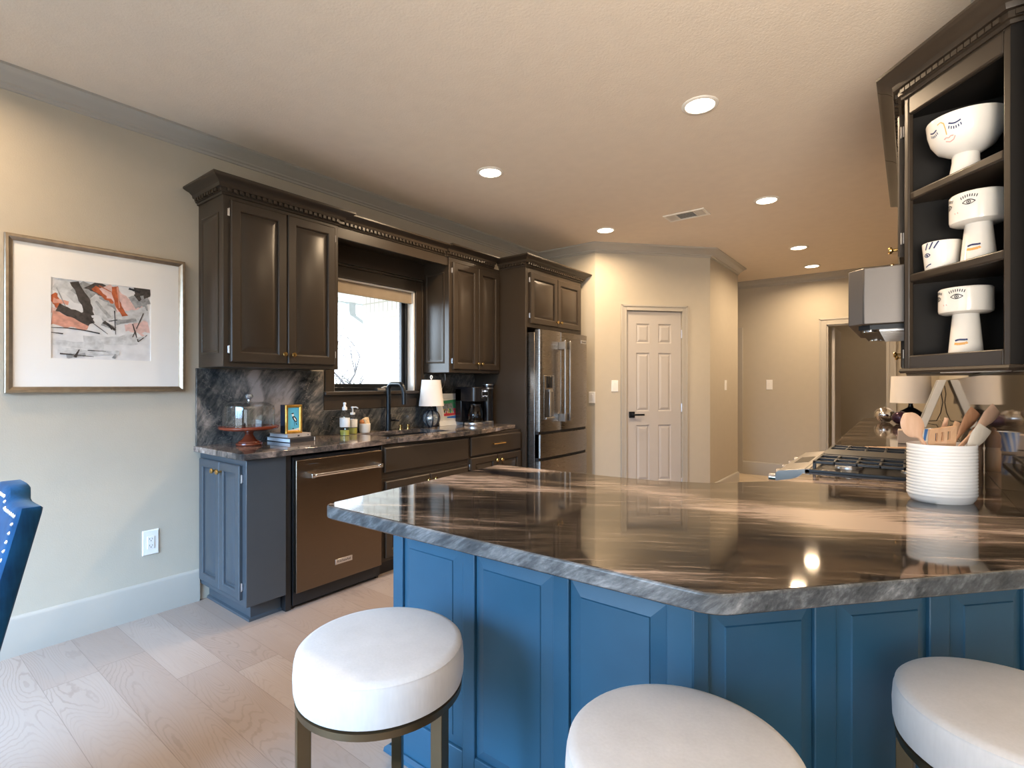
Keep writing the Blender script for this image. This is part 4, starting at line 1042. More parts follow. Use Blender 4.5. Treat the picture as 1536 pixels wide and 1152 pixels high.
# ================================================================== WALL ART
a = thing('framed_print', 'large champagne-framed abstract print with wide white mat on the left wall', 'picture', (WX, 1.222, 1.248), -0.0)
a.rotation_euler = (0, 0, pi / 2); a.location = (WX, 0.462, 1.250)
W_, H_ = 0.760, 0.755
m = MB()
fw = 0.030
fpr = [(0.0, 0.002), (0.0, 0.026), (0.004, 0.030), (0.014, 0.030), (0.020, 0.024), (0.030, 0.018), (0.030, 0.002)]
loops = []
for ins, out in fpr:
    loops.append([(ins, -out, ins), (W_ - ins, -out, ins), (W_ - ins, -out, H_ - ins), (ins, -out, H_ - ins)])
loops.append(loops[0]); m.loft(loops, False, False); m.build('frame', 'champagne', a, ang=25)
mw = 0.030; PX0, PX1, PZ0, PZ1 = 0.168, 0.592, 0.172, 0.572
m = MB(); y = -0.013
m.box(mw, PX0, y, -0.003, mw, H_ - mw); m.box(PX1, W_ - mw, y, -0.003, mw, H_ - mw); m.box(PX0, PX1, y, -0.003, mw, PZ0); m.box(PX0, PX1, y, -0.003, PZ1, H_ - mw)
m.build('mat', 'mat_board', a)
# print: paper with brush marks
m = MB(); m.box(PX0, PX1, -0.008, -0.003, PZ0, PZ1)
pw, ph = PX1 - PX0, PZ1 - PZ0; lay = [0]
def stroke(pts, mi):
    lay[0] += 1; yy = -0.0082 - lay[0] * 0.00006
    m.cur = mi
    m.add([(PX0 + u * pw, yy, PZ0 + (1 - v) * ph) for u, v in pts], [tuple(range(len(pts)))])
def brush(p0, p1, w0, w1, mi, seed=0, bend=0.0, n=9):
    rnd = random.Random(seed); L = []; R_ = []
    dx, dy = p1[0] - p0[0], p1[1] - p0[1]; l = sqrt(dx * dx + dy * dy); nx, ny = -dy / l, dx / l
    for k in range(n + 1):
        s = k / n; w_ = w0 + (w1 - w0) * s; b = bend * sin(pi * s)
        cx, cy = p0[0] + dx * s + nx * b, p0[1] + dy * s + ny * b
        L.append((min(1, max(0, cx + nx * w_ * (1 + rnd.uniform(-.25, .25)))), min(1, max(0, cy + ny * w_ * (1 + rnd.uniform(-.25, .25))))))
        R_.append((min(1, max(0, cx - nx * w_ * (1 + rnd.uniform(-.25, .25)))), min(1, max(0, cy - ny * w_ * (1 + rnd.uniform(-.25, .25))))))
    for k in range(n):
        stroke([L[k], L[k + 1], R_[k + 1], R_[k]], mi); lay[0] -= 1
    lay[0] += 1
# slots: 0 paper 1 dark 2 grey 3 pale grey 4 rust 5 coral 6 pink 7 ink
brush((0.62, 0.40), (0.98, 0.36), 0.10, 0.12, 3, 41); brush((0.30, 0.74), (0.85, 0.70), 0.05, 0.07, 3, 42, 0.02); brush((0.02, 0.80), (0.50, 0.84), 0.03, 0.05, 3, 43); brush((0.0, 0.40), (0.22, 0.44), 0.04, 0.05, 6, 44); brush((0.72, 0.56), (0.98, 0.52), 0.05, 0.08, 6, 45); brush((0.55, 0.22), (0.66, 0.44), 0.04, 0.05, 3, 46)
brush((0.02, 0.04), (0.55, 0.30), 0.10, 0.14, 3, 1); brush((0.25, 0.05), (0.62, 0.38), 0.09, 0.15, 2, 2); brush((0.35, 0.22), (0.60, 0.44), 0.10, 0.09, 3, 21)
brush((0.0, 0.50), (0.35, 0.58), 0.09, 0.05, 5, 3); brush((0.0, 0.20), (0.08, 0.36), 0.05, 0.03, 4, 4); brush((0.02, 0.28), (0.16, 0.30), 0.03, 0.02, 5, 5)
brush((0.36, 0.0), (0.60, 0.16), 0.09, 0.06, 1, 6); brush((0.21, 0.02), (0.36, 0.44), 0.045, 0.055, 1, 7, -0.02); brush((0.06, 0.36), (0.38, 0.52), 0.05, 0.055, 1, 8); brush((0.30, 0.40), (0.38, 0.54), 0.05, 0.04, 1, 9)
brush((0.40, 0.06), (0.62, 0.22), 0.035, 0.05, 4, 10); brush((0.50, 0.02), (0.72, 0.24), 0.07, 0.09, 6, 11); brush((0.62, 0.28), (0.90, 0.22), 0.08, 0.05, 6, 12); brush((0.61, 0.02), (0.72, 0.40), 0.035, 0.028, 4, 13, 0.03)
brush((0.80, 0.22), (0.98, 0.10), 0.08, 0.10, 2, 14); brush((0.82, 0.05), (1.0, 0.03), 0.06, 0.06, 1, 15); brush((0.84, 0.14), (0.97, 0.05), 0.05, 0.06, 1, 16); brush((0.76, 0.02), (0.88, 0.06), 0.015, 0.01, 7, 17)
brush((0.48, 0.52), (0.62, 0.58), 0.03, 0.02, 2, 18); brush((0.50, 0.50), (0.62, 0.60), 0.022, 0.012, 1, 19); brush((0.62, 0.50), (0.84, 0.44), 0.03, 0.022, 2, 20); brush((0.55, 0.49), (0.64, 0.46), 0.006, 0.006, 7, 22); brush((0.61, 0.34), (0.62, 0.66), 0.006, 0.003, 7, 23)
brush((0.92, 0.34), (0.80, 0.68), 0.006, 0.005, 1, 24); brush((0.80, 0.54), (0.92, 0.66), 0.012, 0.016, 6, 25); brush((0.80, 0.50), (0.86, 0.74), 0.006, 0.006, 1, 26); brush((0.86, 0.74), (0.96, 0.64), 0.006, 0.004, 1, 27)
brush((0.0, 0.62), (0.46, 0.66), 0.004, 0.008, 7, 28, -0.02); brush((0.36, 0.50), (0.54, 0.66), 0.004, 0.003, 7, 29); brush((0.0, 0.68), (0.11, 0.69), 0.003, 0.007, 7, 30)
brush((0.06, 0.90), (0.44, 0.92), 0.05, 0.02, 3, 31); brush((0.14, 0.97), (0.32, 0.94), 0.03, 0.02, 2, 32); brush((0.22, 0.98), (0.26, 0.88), 0.014, 0.006, 1, 33); brush((0.40, 0.92), (0.66, 0.90), 0.02, 0.03, 3, 34); brush((0.60, 0.98), (0.62, 0.92), 0.02, 0.008, 2, 35)
brush((0.45, 0.03), (0.58, 0.10), 0.008, 0.004, 4, 47); brush((0.64, 0.02), (0.66, 0.30), 0.010, 0.005, 5, 48); brush((0.05, 0.12), (0.13, 0.34), 0.006, 0.004, 2, 49); brush((0.90, 0.10), (0.96, 0.30), 0.020, 0.008, 2, 50); brush((0.42, 0.24), (0.56, 0.44), 0.012, 0.020, 2, 51); brush((0.66, 0.76), (0.94, 0.66), 0.004, 0.010, 3, 52); brush((0.08, 0.94), (0.40, 0.965), 0.008, 0.003, 1, 53); brush((0.34, 0.885), (0.52, 0.89), 0.006, 0.003, 1, 54); brush((0.54, 0.52), (0.58, 0.60), 0.012, 0.004, 7, 55)
m.build('print', ['art_paper', 'art_dark', 'art_grey', 'art_pale_grey', 'art_rust', 'art_coral', 'art_pink', 'ink_black'], a, smooth=False)
MB().box(mw, W_ - mw, -0.0165, -0.0150, mw, H_ - mw).build('glazing', 'picture_glass', a)

# ================================================================== THINGS ON THE WINDOW COUNTER
C = CT + 0.0005
t = thing('cake_stand', 'reddish brown pedestal cake stand at the near end of the window counter', 'cake stand', (-3.172, 1.505, C))
MB().lathe([(0.0, 0.0), (0.070, 0.0), (0.074, 0.006), (0.072, 0.014), (0.062, 0.018), (0.060, 0.024), (0.040, 0.036), (0.024, 0.060), (0.022, 0.072), (0.028, 0.078), (0.028, 0.082)], n=40).build('pedestal', 'copper_wood', t)
MB().lathe([(0.0, 0.082), (0.09, 0.086), (0.160, 0.098), (0.166, 0.104), (0.166, 0.113), (0.160, 0.116), (0.0, 0.112)], n=56).build('plate', 'copper_wood', t)
t = thing('cake_dome', 'clear glass cake dome resting on the brown cake stand', 'cake dome', (-3.172, 1.505, C + 0.1165))
MB().lathe([(0.143, 0.0), (0.144, 0.095), (0.139, 0.122), (0.122, 0.138), (0.095, 0.145), (0.0, 0.148), (0.0, 0.145), (0.094, 0.142), (0.120, 0.135), (0.136, 0.120), (0.141, 0.095), (0.140, 0.0), (0.143, 0.0)], n=56).build('dome', 'clear_glass', t)
MB().lathe([(0.0, 0.148), (0.010, 0.150), (0.009, 0.158), (0.018, 0.166), (0.023, 0.177), (0.018, 0.189), (0.0, 0.194)], n=24).build('finial', 'crystal', t)

def book(label, loc, rz, lx, ly, h, mat, spine):
    """spine faces +X, page edges show on -Y"""
    r = thing('book', label, 'book', loc, rz, 'books under the bird picture')
    m = MB(); m.box(0, lx, 0, ly, 0, 0.003); m.box(0, lx, 0, ly, h - 0.003, h); m.box(lx - 0.004, lx, 0, ly, 0.003, h - 0.003); m.build('cover', mat, r, bevel=0.001)
    MB().box(0.004, lx - 0.004, 0.004, ly - 0.004, 0.003, h - 0.003).build('pages', 'page_edges', r)
    if spine:
        m = MB(); m.box(lx, lx + 0.0006, ly * 0.93, ly * 0.95, 0.002, h - 0.002); m.build('spine_mark', 'paper', r)
    else:
        m = MB(); m.box(lx, lx + 0.0006, ly * 0.86, ly * 0.90, h * 0.35, h * 0.6); m.box(lx, lx + 0.0006, ly * 0.42, ly * 0.50, h * 0.25, h * 0.6); m.build('spine_mark', 'ink_black', r)
    return r
book('black-covered book at the bottom of the pair under the bird picture', (-3.325, 1.688, C), radians(4), 0.262, 0.185, 0.027, 'book_black', True)
book('grey-covered book lying on the black book under the bird picture', (-3.312, 1.700, C + 0.0275), radians(4), 0.205, 0.165, 0.024, 'book_grey', False)
t = thing('bird_picture', 'small gold-framed blue bird picture on a deep block standing on two books', 'picture', (-3.155, 1.722, C + 0.052), radians(84))
bw, bh = 0.108, 0.183
MB().box(0, bw, 0.004, 0.070, 0, bh).build('block', 'navy', t)
m = MB(); loops = []
for ins, out in [(0, -0.004), (0, 0.008), (0.004, 0.012), (0.012, 0.010), (0.018, 0.004), (0.018, -0.004)]:
    loops.append([(ins, -out, ins), (bw - ins, -out, ins), (bw - ins, -out, bh - ins), (ins, -out, bh - ins)])
loops.append(loops[0]); m.loft(loops, False, False).build('frame', 'gold_frame', t, ang=25)
m = MB(); m.box(0.017, bw - 0.017, 0.0, 0.004, 0.017, bh - 0.017); m.cur = 1
def flat(m, pts, y): m.add([(x, y, z) for x, z in pts], [tuple(range(len(pts)))])
ell = lambda cx, cz, rx, rz_, a, n=14: [(cx + rx * cos(2 * pi * k / n) * cos(a) - rz_ * sin(2 * pi * k / n) * sin(a), cz + rx * cos(2 * pi * k / n) * sin(a) + rz_ * sin(2 * pi * k / n) * cos(a)) for k in range(n)]
flat(m, ell(0.062, 0.092, 0.024, 0.011, radians(-58)), -0.0003); flat(m, [(0.066, 0.075), (0.079, 0.055), (0.072, 0.053)], -0.0004); flat(m, [(0.058, 0.078), (0.060, 0.045), (0.0615, 0.045), (0.061, 0.078)], -0.0004); flat(m, ell(0.049, 0.127, 0.008, 0.004, 0.2), -0.0005); flat(m, [(0.030, 0.123), (0.044, 0.129), (0.044, 0.126)], -0.0005)
flat(m, ell(0.052, 0.030, 0.005, 0.004, 0), -0.0003)
m.cur = 2; flat(m, ell(0.050, 0.118, 0.007, 0.010, 0.3), -0.0004); flat(m, [(0.018, 0.018), (0.09, 0.018), (0.09, 0.034), (0.060, 0.026), (0.018, 0.022)], -0.0002); flat(m, ell(0.064, 0.090, 0.014, 0.004, radians(-58)), -0.0006)
m.build('painting', ['sky_blue', 'ink_black', 'paper'], t, smooth=False)

def bottle(label, loc, squeeze):
    t = thing('soap_bottle', label, 'bottle', loc, radians(20), 'soap bottles by the sink')
    if squeeze:
        MB().lathe([(0, 0), (0.034, 0), (0.037, 0.004), (0.037, 0.125), (0.034, 0.145), (0.022, 0.165), (0.014, 0.172), (0.014, 0.180)], n=24, sy=0.8).build('body', 'clear_glass', t)
        MB().lathe([(0, 0.002), (0.034, 0.002), (0.0345, 0.038), (0.0, 0.038)], n=24, sy=0.8).build('liquid', 'soap_liquid', t)
        MB().lathe([(0.0373, 0.060), (0.0376, 0.061), (0.0376, 0.124), (0.0373, 0.125)], n=24, sy=0.8).build('label', 'soap_label', t)
        MB().lathe([(0.015, 0.180), (0.018, 0.182), (0.017, 0.202), (0.010, 0.206), (0.008, 0.220), (0.011, 0.224), (0.010, 0.236), (0.0, 0.238)], n=20).build('cap', 'white_plastic', t)
    else:
        MB().lathe([(0, 0), (0.033, 0), (0.036, 0.004), (0.036, 0.110), (0.030, 0.128), (0.014, 0.136), (0.014, 0.142)], n=24, sy=0.8).build('body', 'clear_glass', t)
        MB().lathe([(0, 0.002), (0.033, 0.002), (0.0335, 0.045), (0.0, 0.045)], n=24, sy=0.8).build('liquid', 'soap_liquid', t)
        MB().lathe([(0.0363, 0.050), (0.0366, 0.051), (0.0366, 0.106), (0.0363, 0.107)], n=24, sy=0.8).build('label', 'soap_label', t)
        m = MB(); m.lathe([(0.016, 0.142), (0.018, 0.144), (0.018, 0.158), (0.006, 0.160), (0.006, 0.190), (0.012, 0.192), (0.012, 0.202), (0.0, 0.203)], n=16); m.tube([(0, 0, 0.197), (0.030, 0, 0.198), (0.046, 0, 0.190)], 0.005, 8); m.build('pump', 'white_plastic', t)
bottle('clear squeeze soap bottle with white label left of the sink', (-3.235, 2.215, C), True)
bottle('clear pump soap bottle behind the squeeze bottle by the sink', (-3.285, 2.318, C), False)
t = thing('sponge_bowl', 'small white bowl holding a sponge left of the faucet', 'bowl', (-3.312, 2.445, C))
MB().lathe([(0, 0), (0.036, 0), (0.042, 0.012), (0.043, 0.066), (0.041, 0.068), (0.038, 0.066), (0.037, 0.014), (0, 0.010)], n=32).build('bowl', 'ceramic', t)
s = MB().at((0.0, 0.012, 0.070), 0.2, 0.3).box(-0.018, 0.018, -0.020, 0.026, -0.03, 0.042).build('sponge', 'sponge', None, bevel=0.008); s.location = t.location
tag(s, 'tan sponge standing in the small white bowl by the faucet', 'sponge')
s = MB(); s.lathe([(0.0, 0.060), (0.016, 0.066), (0.021, 0.080), (0.016, 0.094), (0.0, 0.100)], (-0.008, -0.020, 0.0), 18); s = s.build('dish_brush', 'brush_wood'); s.location = t.location
tag(s, 'round brown wooden brush head beside the sponge in the white bowl', 'brush')

fa = thing('faucet', 'tall matte black pull-down faucet behind the sink', 'faucet', (-3.302, 2.665, C))
m = MB(); m.lathe([(0, 0), (0.027, 0), (0.027, 0.006), (0.021, 0.010), (0.021, 0.13), (0.018, 0.132), (0, 0.132)], n=24)
m.tube([(0, 0, 0.12), (0, 0, 0.325)] + [(0.045 - 0.045 * cos(radians(k * 11.25)), 0, 0.325 + 0.045 * sin(radians(k * 11.25))) for k in range(1, 9)] + [(0.12, 0, 0.370)] + [(0.13 + 0.05 * sin(radians(k * 10)), 0, 0.320 + 0.05 * cos(radians(k * 10))) for k in range(0, 9)] + [(0.185, 0, 0.30)], 0.018, 16)
m.build('spout', 'black_metal', fa)
MB().lathe([(0.0, 0), (0.019, 0.0), (0.020, 0.09), (0.0, 0.09)], (0, 0, 0), 18).at().build('spray_head', 'black_metal', fa).location = (0.188, 0, 0.212)
m = MB(); m.tube([(0, 0.018, 0.085), (0, 0.062, 0.085)], 0.016, 14); m.tube([(0, 0.055, 0.085), (0.03, 0.085, 0.072)], 0.006, 8); m.build('lever', 'black_metal', fa)
for k, (x, y) in enumerate(((-3.31, 2.795), (-3.31, 2.875))):
    b = MB().lathe([(0, 0), (0.017, 0), (0.017, 0.006), (0.011, 0.010), (0.011, 0.022), (0.016, 0.026), (0.016, 0.036), (0.0, 0.040)], n=18).build('sink_button', 'brass'); b.location = (x, y, C)
    tag(b, ('small brass knob on the counter just right of the black faucet', 'small brass knob on the counter nearer to the little lamp')[k], 'knob', 'brass knobs by the sink')

t = thing('table_lamp', 'little lamp with white shade and striped glass ball base by the window', 'lamp', (-3.236, 3.068, C))
MB().lathe([(0, 0), (0.030, 0), (0.032, 0.006), (0.020, 0.010), (0, 0.010)], n=28).build('base', 'chrome', t)
m = MB(); m.lathe([(0.012, 0.010)] + [(0.071 * sin(radians(a)), 0.078 - 0.071 * cos(radians(a))) for a in range(15, 170, 8)] + [(0.0, 0.148)], n=36); m.build('ball', 'crystal', t)
m = MB()
for k in range(8):
    a = 2 * pi * k / 8 + 0.2
    m.tube([(0.0715 * sin(radians(b)) * cos(a), 0.0715 * sin(radians(b)) * sin(a), 0.078 - 0.0715 * cos(radians(b))) for b in range(18, 166, 8)], 0.0065, 6)
m.build('ball_ribs', 'ink_black', t)
MB().lathe([(0.009, 0.147), (0.011, 0.152), (0.007, 0.160), (0.006, 0.40), (0.0, 0.40)], n=14).build('stem', 'chrome', t)
m = MB(); m.lathe([(0.106, 0.185), (0.080, 0.405), (0.078, 0.405), (0.104, 0.185), (0.106, 0.185)], n=48); m.lathe([(0.0, 0.398), (0.079, 0.398), (0.079, 0.401), (0.0, 0.401)], n=48); m.build('shade', 'lamp_shade', t)
m = MB(); m.lathe([(0.004, 0.40), (0.004, 0.412), (0.010, 0.416), (0.006, 0.420), (0.0, 0.421)], n=14); m.tube([(0.012 * cos(2 * pi * k / 14), 0, 0.430 + 0.012 * sin(2 * pi * k / 14)) for k in range(14)], 0.004, 8, closed=True); m.build('finial', 'white_plastic', t)

# child's painting in a white frame, leaning back
t = thing('small_painting', 'bright painting in a white frame leaning behind the little lamp', 'picture', (-3.262, 3.195, C), pi / 2)
LX = Matrix.Rotation(radians(-11), 4, 'X')
def lean(m): m.v = [tuple(LX @ Vector(p)) for p in m.v]; return m
w_, h_ = 0.300, 0.290
m = MB()
for ins in (0,): m.box(0, w_, 0, 0.014, 0, 0.045); m.box(0, w_, 0, 0.014, h_ - 0.045, h_); m.box(0, 0.045, 0, 0.014, 0.045, h_ - 0.045); m.box(w_ - 0.045, w_, 0, 0.014, 0.045, h_ - 0.045)
lean(m).build('frame', 'canvas_white', t, bevel=0.002)
m = MB(); m.box(0.045, w_ - 0.045, 0.004, 0.012, 0.045, h_ - 0.045)
def patch(x0, x1, z0, z1, mi, seed=0):
    rnd = random.Random(seed * 7 + mi); m.cur = mi
    j = lambda: rnd.uniform(-0.008, 0.008)
    lay[0] += 1; yy = 0.0038 - (lay[0] % 40) * 0.00004
    m.add([(x0 + j(), yy, z0 + j()), (x1 + j(), yy, z0 + j()), (x1 + j(), yy, z1 + j()), (x0 + j(), yy, z1 + j())], [(0, 1, 2, 3)])
patch(0.07, 0.24, 0.20, 0.23, 3, 1); patch(0.07, 0.24, 0.13, 0.20, 5, 2); patch(0.20, 0.24, 0.12, 0.20, 3, 3)
for k, (x, mi) in enumerate(((0.07, 2), (0.10, 1), (0.125, 2), (0.15, 3), (0.175, 2), (0.20, 1))): patch(x, x + 0.022, 0.10, 0.15, mi, k)
patch(0.07, 0.24, 0.085, 0.105, 1, 9); patch(0.10, 0.22, 0.068, 0.082, 4, 10)
for k in range(7): patch(0.08 + k * 0.022, 0.088 + k * 0.022, 0.12, 0.145, (6, 3, 4)[k % 3], k + 20)
lean(m).build('painting', ['paper', 'paint_red', 'paint_yellow', 'paint_green', 'paint_blue', 'paint_grey', 'ink_black'], t, smooth=False)
t = MB().tube([(-3.335, 3.33, 1.39), (-3.335, 3.335, 1.34), (-3.335, 3.32, 1.29), (-3.34, 3.27, 1.22), (-3.34, 3.25, 1.10), (-3.34, 3.25, C + 0.006)], 0.004, 8).build('power_cord', 'silver')
tag(t, 'thin pale cord hanging from the small wall cabinet behind the painting', 'cord')

t = thing('coffee_maker', 'black coffee maker with silver base and a round side tower', 'coffee maker', (-3.02, 3.44, C), pi / 2)
MB().lathe([(0, 0), (0.092, 0), (0.094, 0.004), (0.094, 0.024), (0.088, 0.030), (0, 0.030)], (0.04, 0.09, 0), 40).build('warming_plate', 'silver', t)
MB().lathe([(0, 0), (0.052, 0), (0.053, 0.004), (0.053, 0.024), (0.048, 0.030), (0, 0.030)], (0.225, 0.09, 0), 32).build('tower_foot', 'silver', t)
MB().box(0.10, 0.20, 0.05, 0.19, 0.0, 0.028).build('foot_bridge', 'silver', t, bevel=0.004)
m = MB(); m.box(-0.045, 0.13, 0.175, 0.25, 0.03, 0.33); m.prism(rounded([(-0.045, 0.01), (0.13, 0.01), (0.13, 0.25), (-0.045, 0.25)], {0: 0.05, 1: 0.05}), 0.215, 0.345); m.build('brew_head', 'black_plastic', t, bevel=0.006)
MB().lathe([(0, 0.030), (0.046, 0.030), (0.046, 0.335), (0.049, 0.338), (0.049, 0.365), (0.040, 0.372), (0, 0.372)], (0.225, 0.09, 0), 32).build('side_tower', 'black_plastic', t)
m = MB(); m.lathe([(0.0468, 0.325), (0.0495, 0.327), (0.0495, 0.337), (0.0468, 0.339)], (0.225, 0.09, 0), 32); m.lathe([(0.0495, 0.360), (0.0503, 0.362), (0.0503, 0.368), (0.0495, 0.370)], (0.225, 0.09, 0), 32); m.build('tower_band', 'silver', t)
m = MB(); m.panel(0.045, 0.125, 0.245, 0.325, 0.010, [(0, 0), (0, 0.002), (0.003, 0.003)]); cpn = m.build('control_panel', 'silver', t)
m = MB(); m.panel(0.048, 0.122, 0.248, 0.322, 0.0075, [(0, 0), (0, 0.002)]); m.build('panel_face', 'black_plastic', cpn)
m = MB()
for x, z in ((0.058, 0.307), (0.112, 0.307), (0.060, 0.262), (0.085, 0.265), (0.108, 0.262)): m.lathe([(0.0, 0.0), (0.005, 0.0), (0.0, 0.001)], (x, 0.0055, z), 10, 'y')
m.box(0.072, 0.098, 0.0048, 0.0055, 0.300, 0.314)
m.build('buttons', 'display_glow', cpn)
MB().lathe([(0, 0.0), (0.058, 0.0), (0.070, 0.02), (0.072, 0.06), (0.062, 0.11), (0.050, 0.130), (0.048, 0.140)], (0.04, 0.085, 0.031), 36).build('carafe', 'dark_glass', t)
m = MB(); m.lathe([(0.049, 0.140), (0.052, 0.142), (0.050, 0.160), (0, 0.165)], (0.04, 0.085, 0.031), 30); m.tube([(-0.01, 0.06, 0.180), (-0.065, 0.03, 0.178), (-0.075, 0.025, 0.12), (-0.055, 0.035, 0.06), (-0.03, 0.05, 0.05)], 0.009, 8); m.build('carafe_handle', 'black_plastic', t)

# ================================================================== POTTERY ON THE SHELVES
VIEW = (0.0, 0.0)
class Pot:
    """turned vessel; marks are drawn on its outer wall at an azimuth and height"""
    def __init__(s, prof, rim): s.prof = prof
    def r(s, z):
        for (r0, z0), (r1, z1) in zip(s.prof, s.prof[1:]):
            if z1 > z0 and z0 <= z <= z1: return r0 + (r1 - r0) * (z - z0) / (z1 - z0)
        return s.prof[-1][0]
def wall_pts(pot, az, z, pts, lift=0.0006):
    out = []
    R0 = pot.r(z)
    for u, v in pts:
        rr = pot.r(z + v) + lift; a = az + u / R0
        out.append((rr * cos(a), rr * sin(a), z + v))
    return out
def mark(m, pot, az, z, pts, lift=0.0006):
    m.add(wall_pts(pot, az, z, pts, lift), [tuple(range(len(pts)))])
def line_mark(m, pot, az, z, path, w, lift=0.0007):
    fine = [path[0]]
    for p0, p1 in zip(path, path[1:]):
        q = max(1, int(math.hypot(p1[0] - p0[0], p1[1] - p0[1]) / 0.003))
        fine += [(p0[0] + (p1[0] - p0[0]) * j / q, p0[1] + (p1[1] - p0[1]) * j / q) for j in range(1, q + 1)]
    path = fine; n = len(path)
    for k in range(n - 1):
        (x0, y0), (x1, y1) = path[k], path[k + 1]; dx, dy = x1 - x0, y1 - y0; l = max(1e-6, sqrt(dx * dx + dy * dy)); nx, ny = -dy / l * w / 2, dx / l * w / 2
        mark(m, pot, az, z, [(x0 + nx, y0 + ny), (x1 + nx, y1 + ny), (x1 - nx, y1 - ny), (x0 - nx, y0 - ny)], lift)
def open_eye(m, pot, az, z, s=1.0):
    top = [(-0.021 + 0.042 * k / 10, 0.010 * sin(pi * k / 10)) for k in range(11)]; bot = [(-0.021 + 0.042 * k / 10, -0.009 * sin(pi * k / 10)) for k in range(11)]
    sc = lambda l: [(x * s, y * s) for x, y in l]
    line_mark(m, pot, az, z, sc(top), 0.0034 * s); line_mark(m, pot, az, z, sc(bot), 0.0028 * s)
    ring = [(0.0065 * cos(2 * pi * k / 14), 0.0065 * sin(2 * pi * k / 14)) for k in range(15)]; line_mark(m, pot, az, z, sc(ring), 0.0028 * s)
    mark(m, pot, az, z, sc([(0.003 * cos(2 * pi * k / 10), 0.003 * sin(2 * pi * k / 10)) for k in range(10)]))
    for k in range(8):
        x = -0.024 + 0.048 * k / 7; line_mark(m, pot, az, z, sc([(x, 0.015 + 0.006 * sin(pi * k / 7)), (x * 1.16, 0.026 + 0.006 * sin(pi * k / 7))]), 0.0032 * s)
def closed_eye(m, pot, az, z, s=1.0):
    arcp = [(-0.017 + 0.034 * k / 8, -0.006 * sin(pi * k / 8)) for k in range(9)]
    line_mark(m, pot, az, z, [(x * s, y * s + 0.003) for x, y in arcp], 0.0050 * s)
    for k in range(6):
        x = -0.016 + 0.032 * k / 5; y = -0.008 * sin(pi * (k + 0.5) / 6)
        line_mark(m, pot, az, z, [(x * s, (y - 0.004) * s), (x * 1.15 * s, (y - 0.013) * s)], 0.0032 * s)
def facing(x, y): return atan2(-y, -x)

# footed bowl, top shelf
bx, by = 0.149, 2.345; bz = 2.0035
prof = [(0.0, 0.0), (0.046, 0.0), (0.042, 0.02), (0.037, 0.050), (0.037, 0.072), (0.050, 0.078), (0.076, 0.094), (0.094, 0.122), (0.103, 0.155), (0.107, 0.190), (0.106, 0.193)]
t = thing('footed_bowl', 'white footed bowl painted with a sleeping face on the top shelf', 'bowl', (bx, by, bz), 0, 'face pottery on the corner shelves')
pot = Pot(prof, 0)
MB().lathe(prof + [(0.102, 0.192), (0.097, 0.155), (0.084, 0.120), (0.055, 0.095), (0.0, 0.088)], n=56).build('bowl', 'ceramic', t)
az = facing(bx, by) - radians(34)
for da, zz, q in ((-0.36, 0.152, 0.85), (0.32, 0.156, 0.95)):
    m = MB(); closed_eye(m, pot, az + da, zz, q); m.build('eye', 'ink_blue', t, smooth=False)
m = MB(); line_mark(m, pot, az, 0.156, [(-0.018, 0.012), (-0.006, 0.016), (0.003, 0.008), (0.006, -0.010), (0.007, -0.030)], 0.0032); m.build('nose', 'ink_orange', t, smooth=False)
m = MB(); line_mark(m, pot, az + 0.10, 0.114, [(-0.014, 0.001), (-0.006, 0.004), (0.0, 0.001), (0.006, 0.005), (0.014, 0.004)], 0.0034); line_mark(m, pot, az + 0.10, 0.114, [(-0.012, -0.006), (0.0, -0.011), (0.012, -0.007), (0.018, 0.002)], 0.003); m.build('mouth', 'ink_pink', t, smooth=False)
def mushroom(label, x, y, z, R, h1, h2, rs, az_off):
    prof = [(0.0, 0.0), (rs + 0.006, 0.0), (rs + 0.005, 0.004), (rs - 0.006, h1 - 0.004), (rs - 0.006, h1), (R - 0.012, h1 + 0.001), (R - 0.002, h1 + 0.006), (R, h1 + 0.014), (R, h1 + h2 - 0.004), (R - 0.003, h1 + h2)]
    t = thing('face_planter', label, 'planter', (x, y, z), 0, 'face pottery on the corner shelves')
    pot = Pot(prof, 0)
    MB().lathe(prof + [(R - 0.006, h1 + h2 - 0.002), (R - 0.008, h1 + 0.02), (0.0, h1 + 0.015)], n=56).build('body', 'ceramic', t)
    az = facing(x, y) + az_off
    for da in (-0.02, -0.98):
        m = MB(); open_eye(m, pot, az + da, h1 + h2 * 0.62, 0.80); m.build('eye', 'ink_black', t, smooth=False)
    m = MB(); line_mark(m, pot, az - 0.50, h1 + h2 * 0.35, [(-0.006, 0.002), (-0.004, -0.003)], 0.003); line_mark(m, pot, az - 0.50, h1 + h2 * 0.35, [(0.004, 0.002), (0.006, -0.003)], 0.003); m.build('nose', 'ink_pink', t, smooth=False)
    rr = pot.r(0.045)
    m = MB(); line_mark(m, pot, az + 0.02, 0.048, [(-0.017, 0.0), (-0.006, 0.003), (0.012, 0.002), (0.017, 0.003)], 0.006); m.build('upper_lip', 'ink_blue', t, smooth=False)
    m = MB(); line_mark(m, pot, az + 0.02, 0.038, [(-0.019, 0.0), (-0.006, -0.002), (0.012, 0.0), (0.017, 0.003)], 0.008); m.build('lower_lip', 'ink_orange', t, smooth=False)
mushroom('white mushroom-shaped face planter on the middle shelf beside the small cup', 0.179, 2.312, 1.7005, 0.076, 0.125, 0.098, 0.042, -0.30)
mushroom('white mushroom-shaped face planter alone on the bottom shelf', 0.150, 2.362, 1.3925, 0.074, 0.140, 0.088, 0.042, -0.30)
prof = [(0.0, 0.0), (0.046, 0.0), (0.048, 0.004), (0.055, 0.080), (0.056, 0.093), (0.055, 0.095)]
cx_, cy_ = 0.088, 2.398
t = thing('face_cup', 'short white cup with a painted eye on the middle shelf', 'cup', (cx_, cy_, 1.7005), 0, 'face pottery on the corner shelves')
pot = Pot(prof, 0)
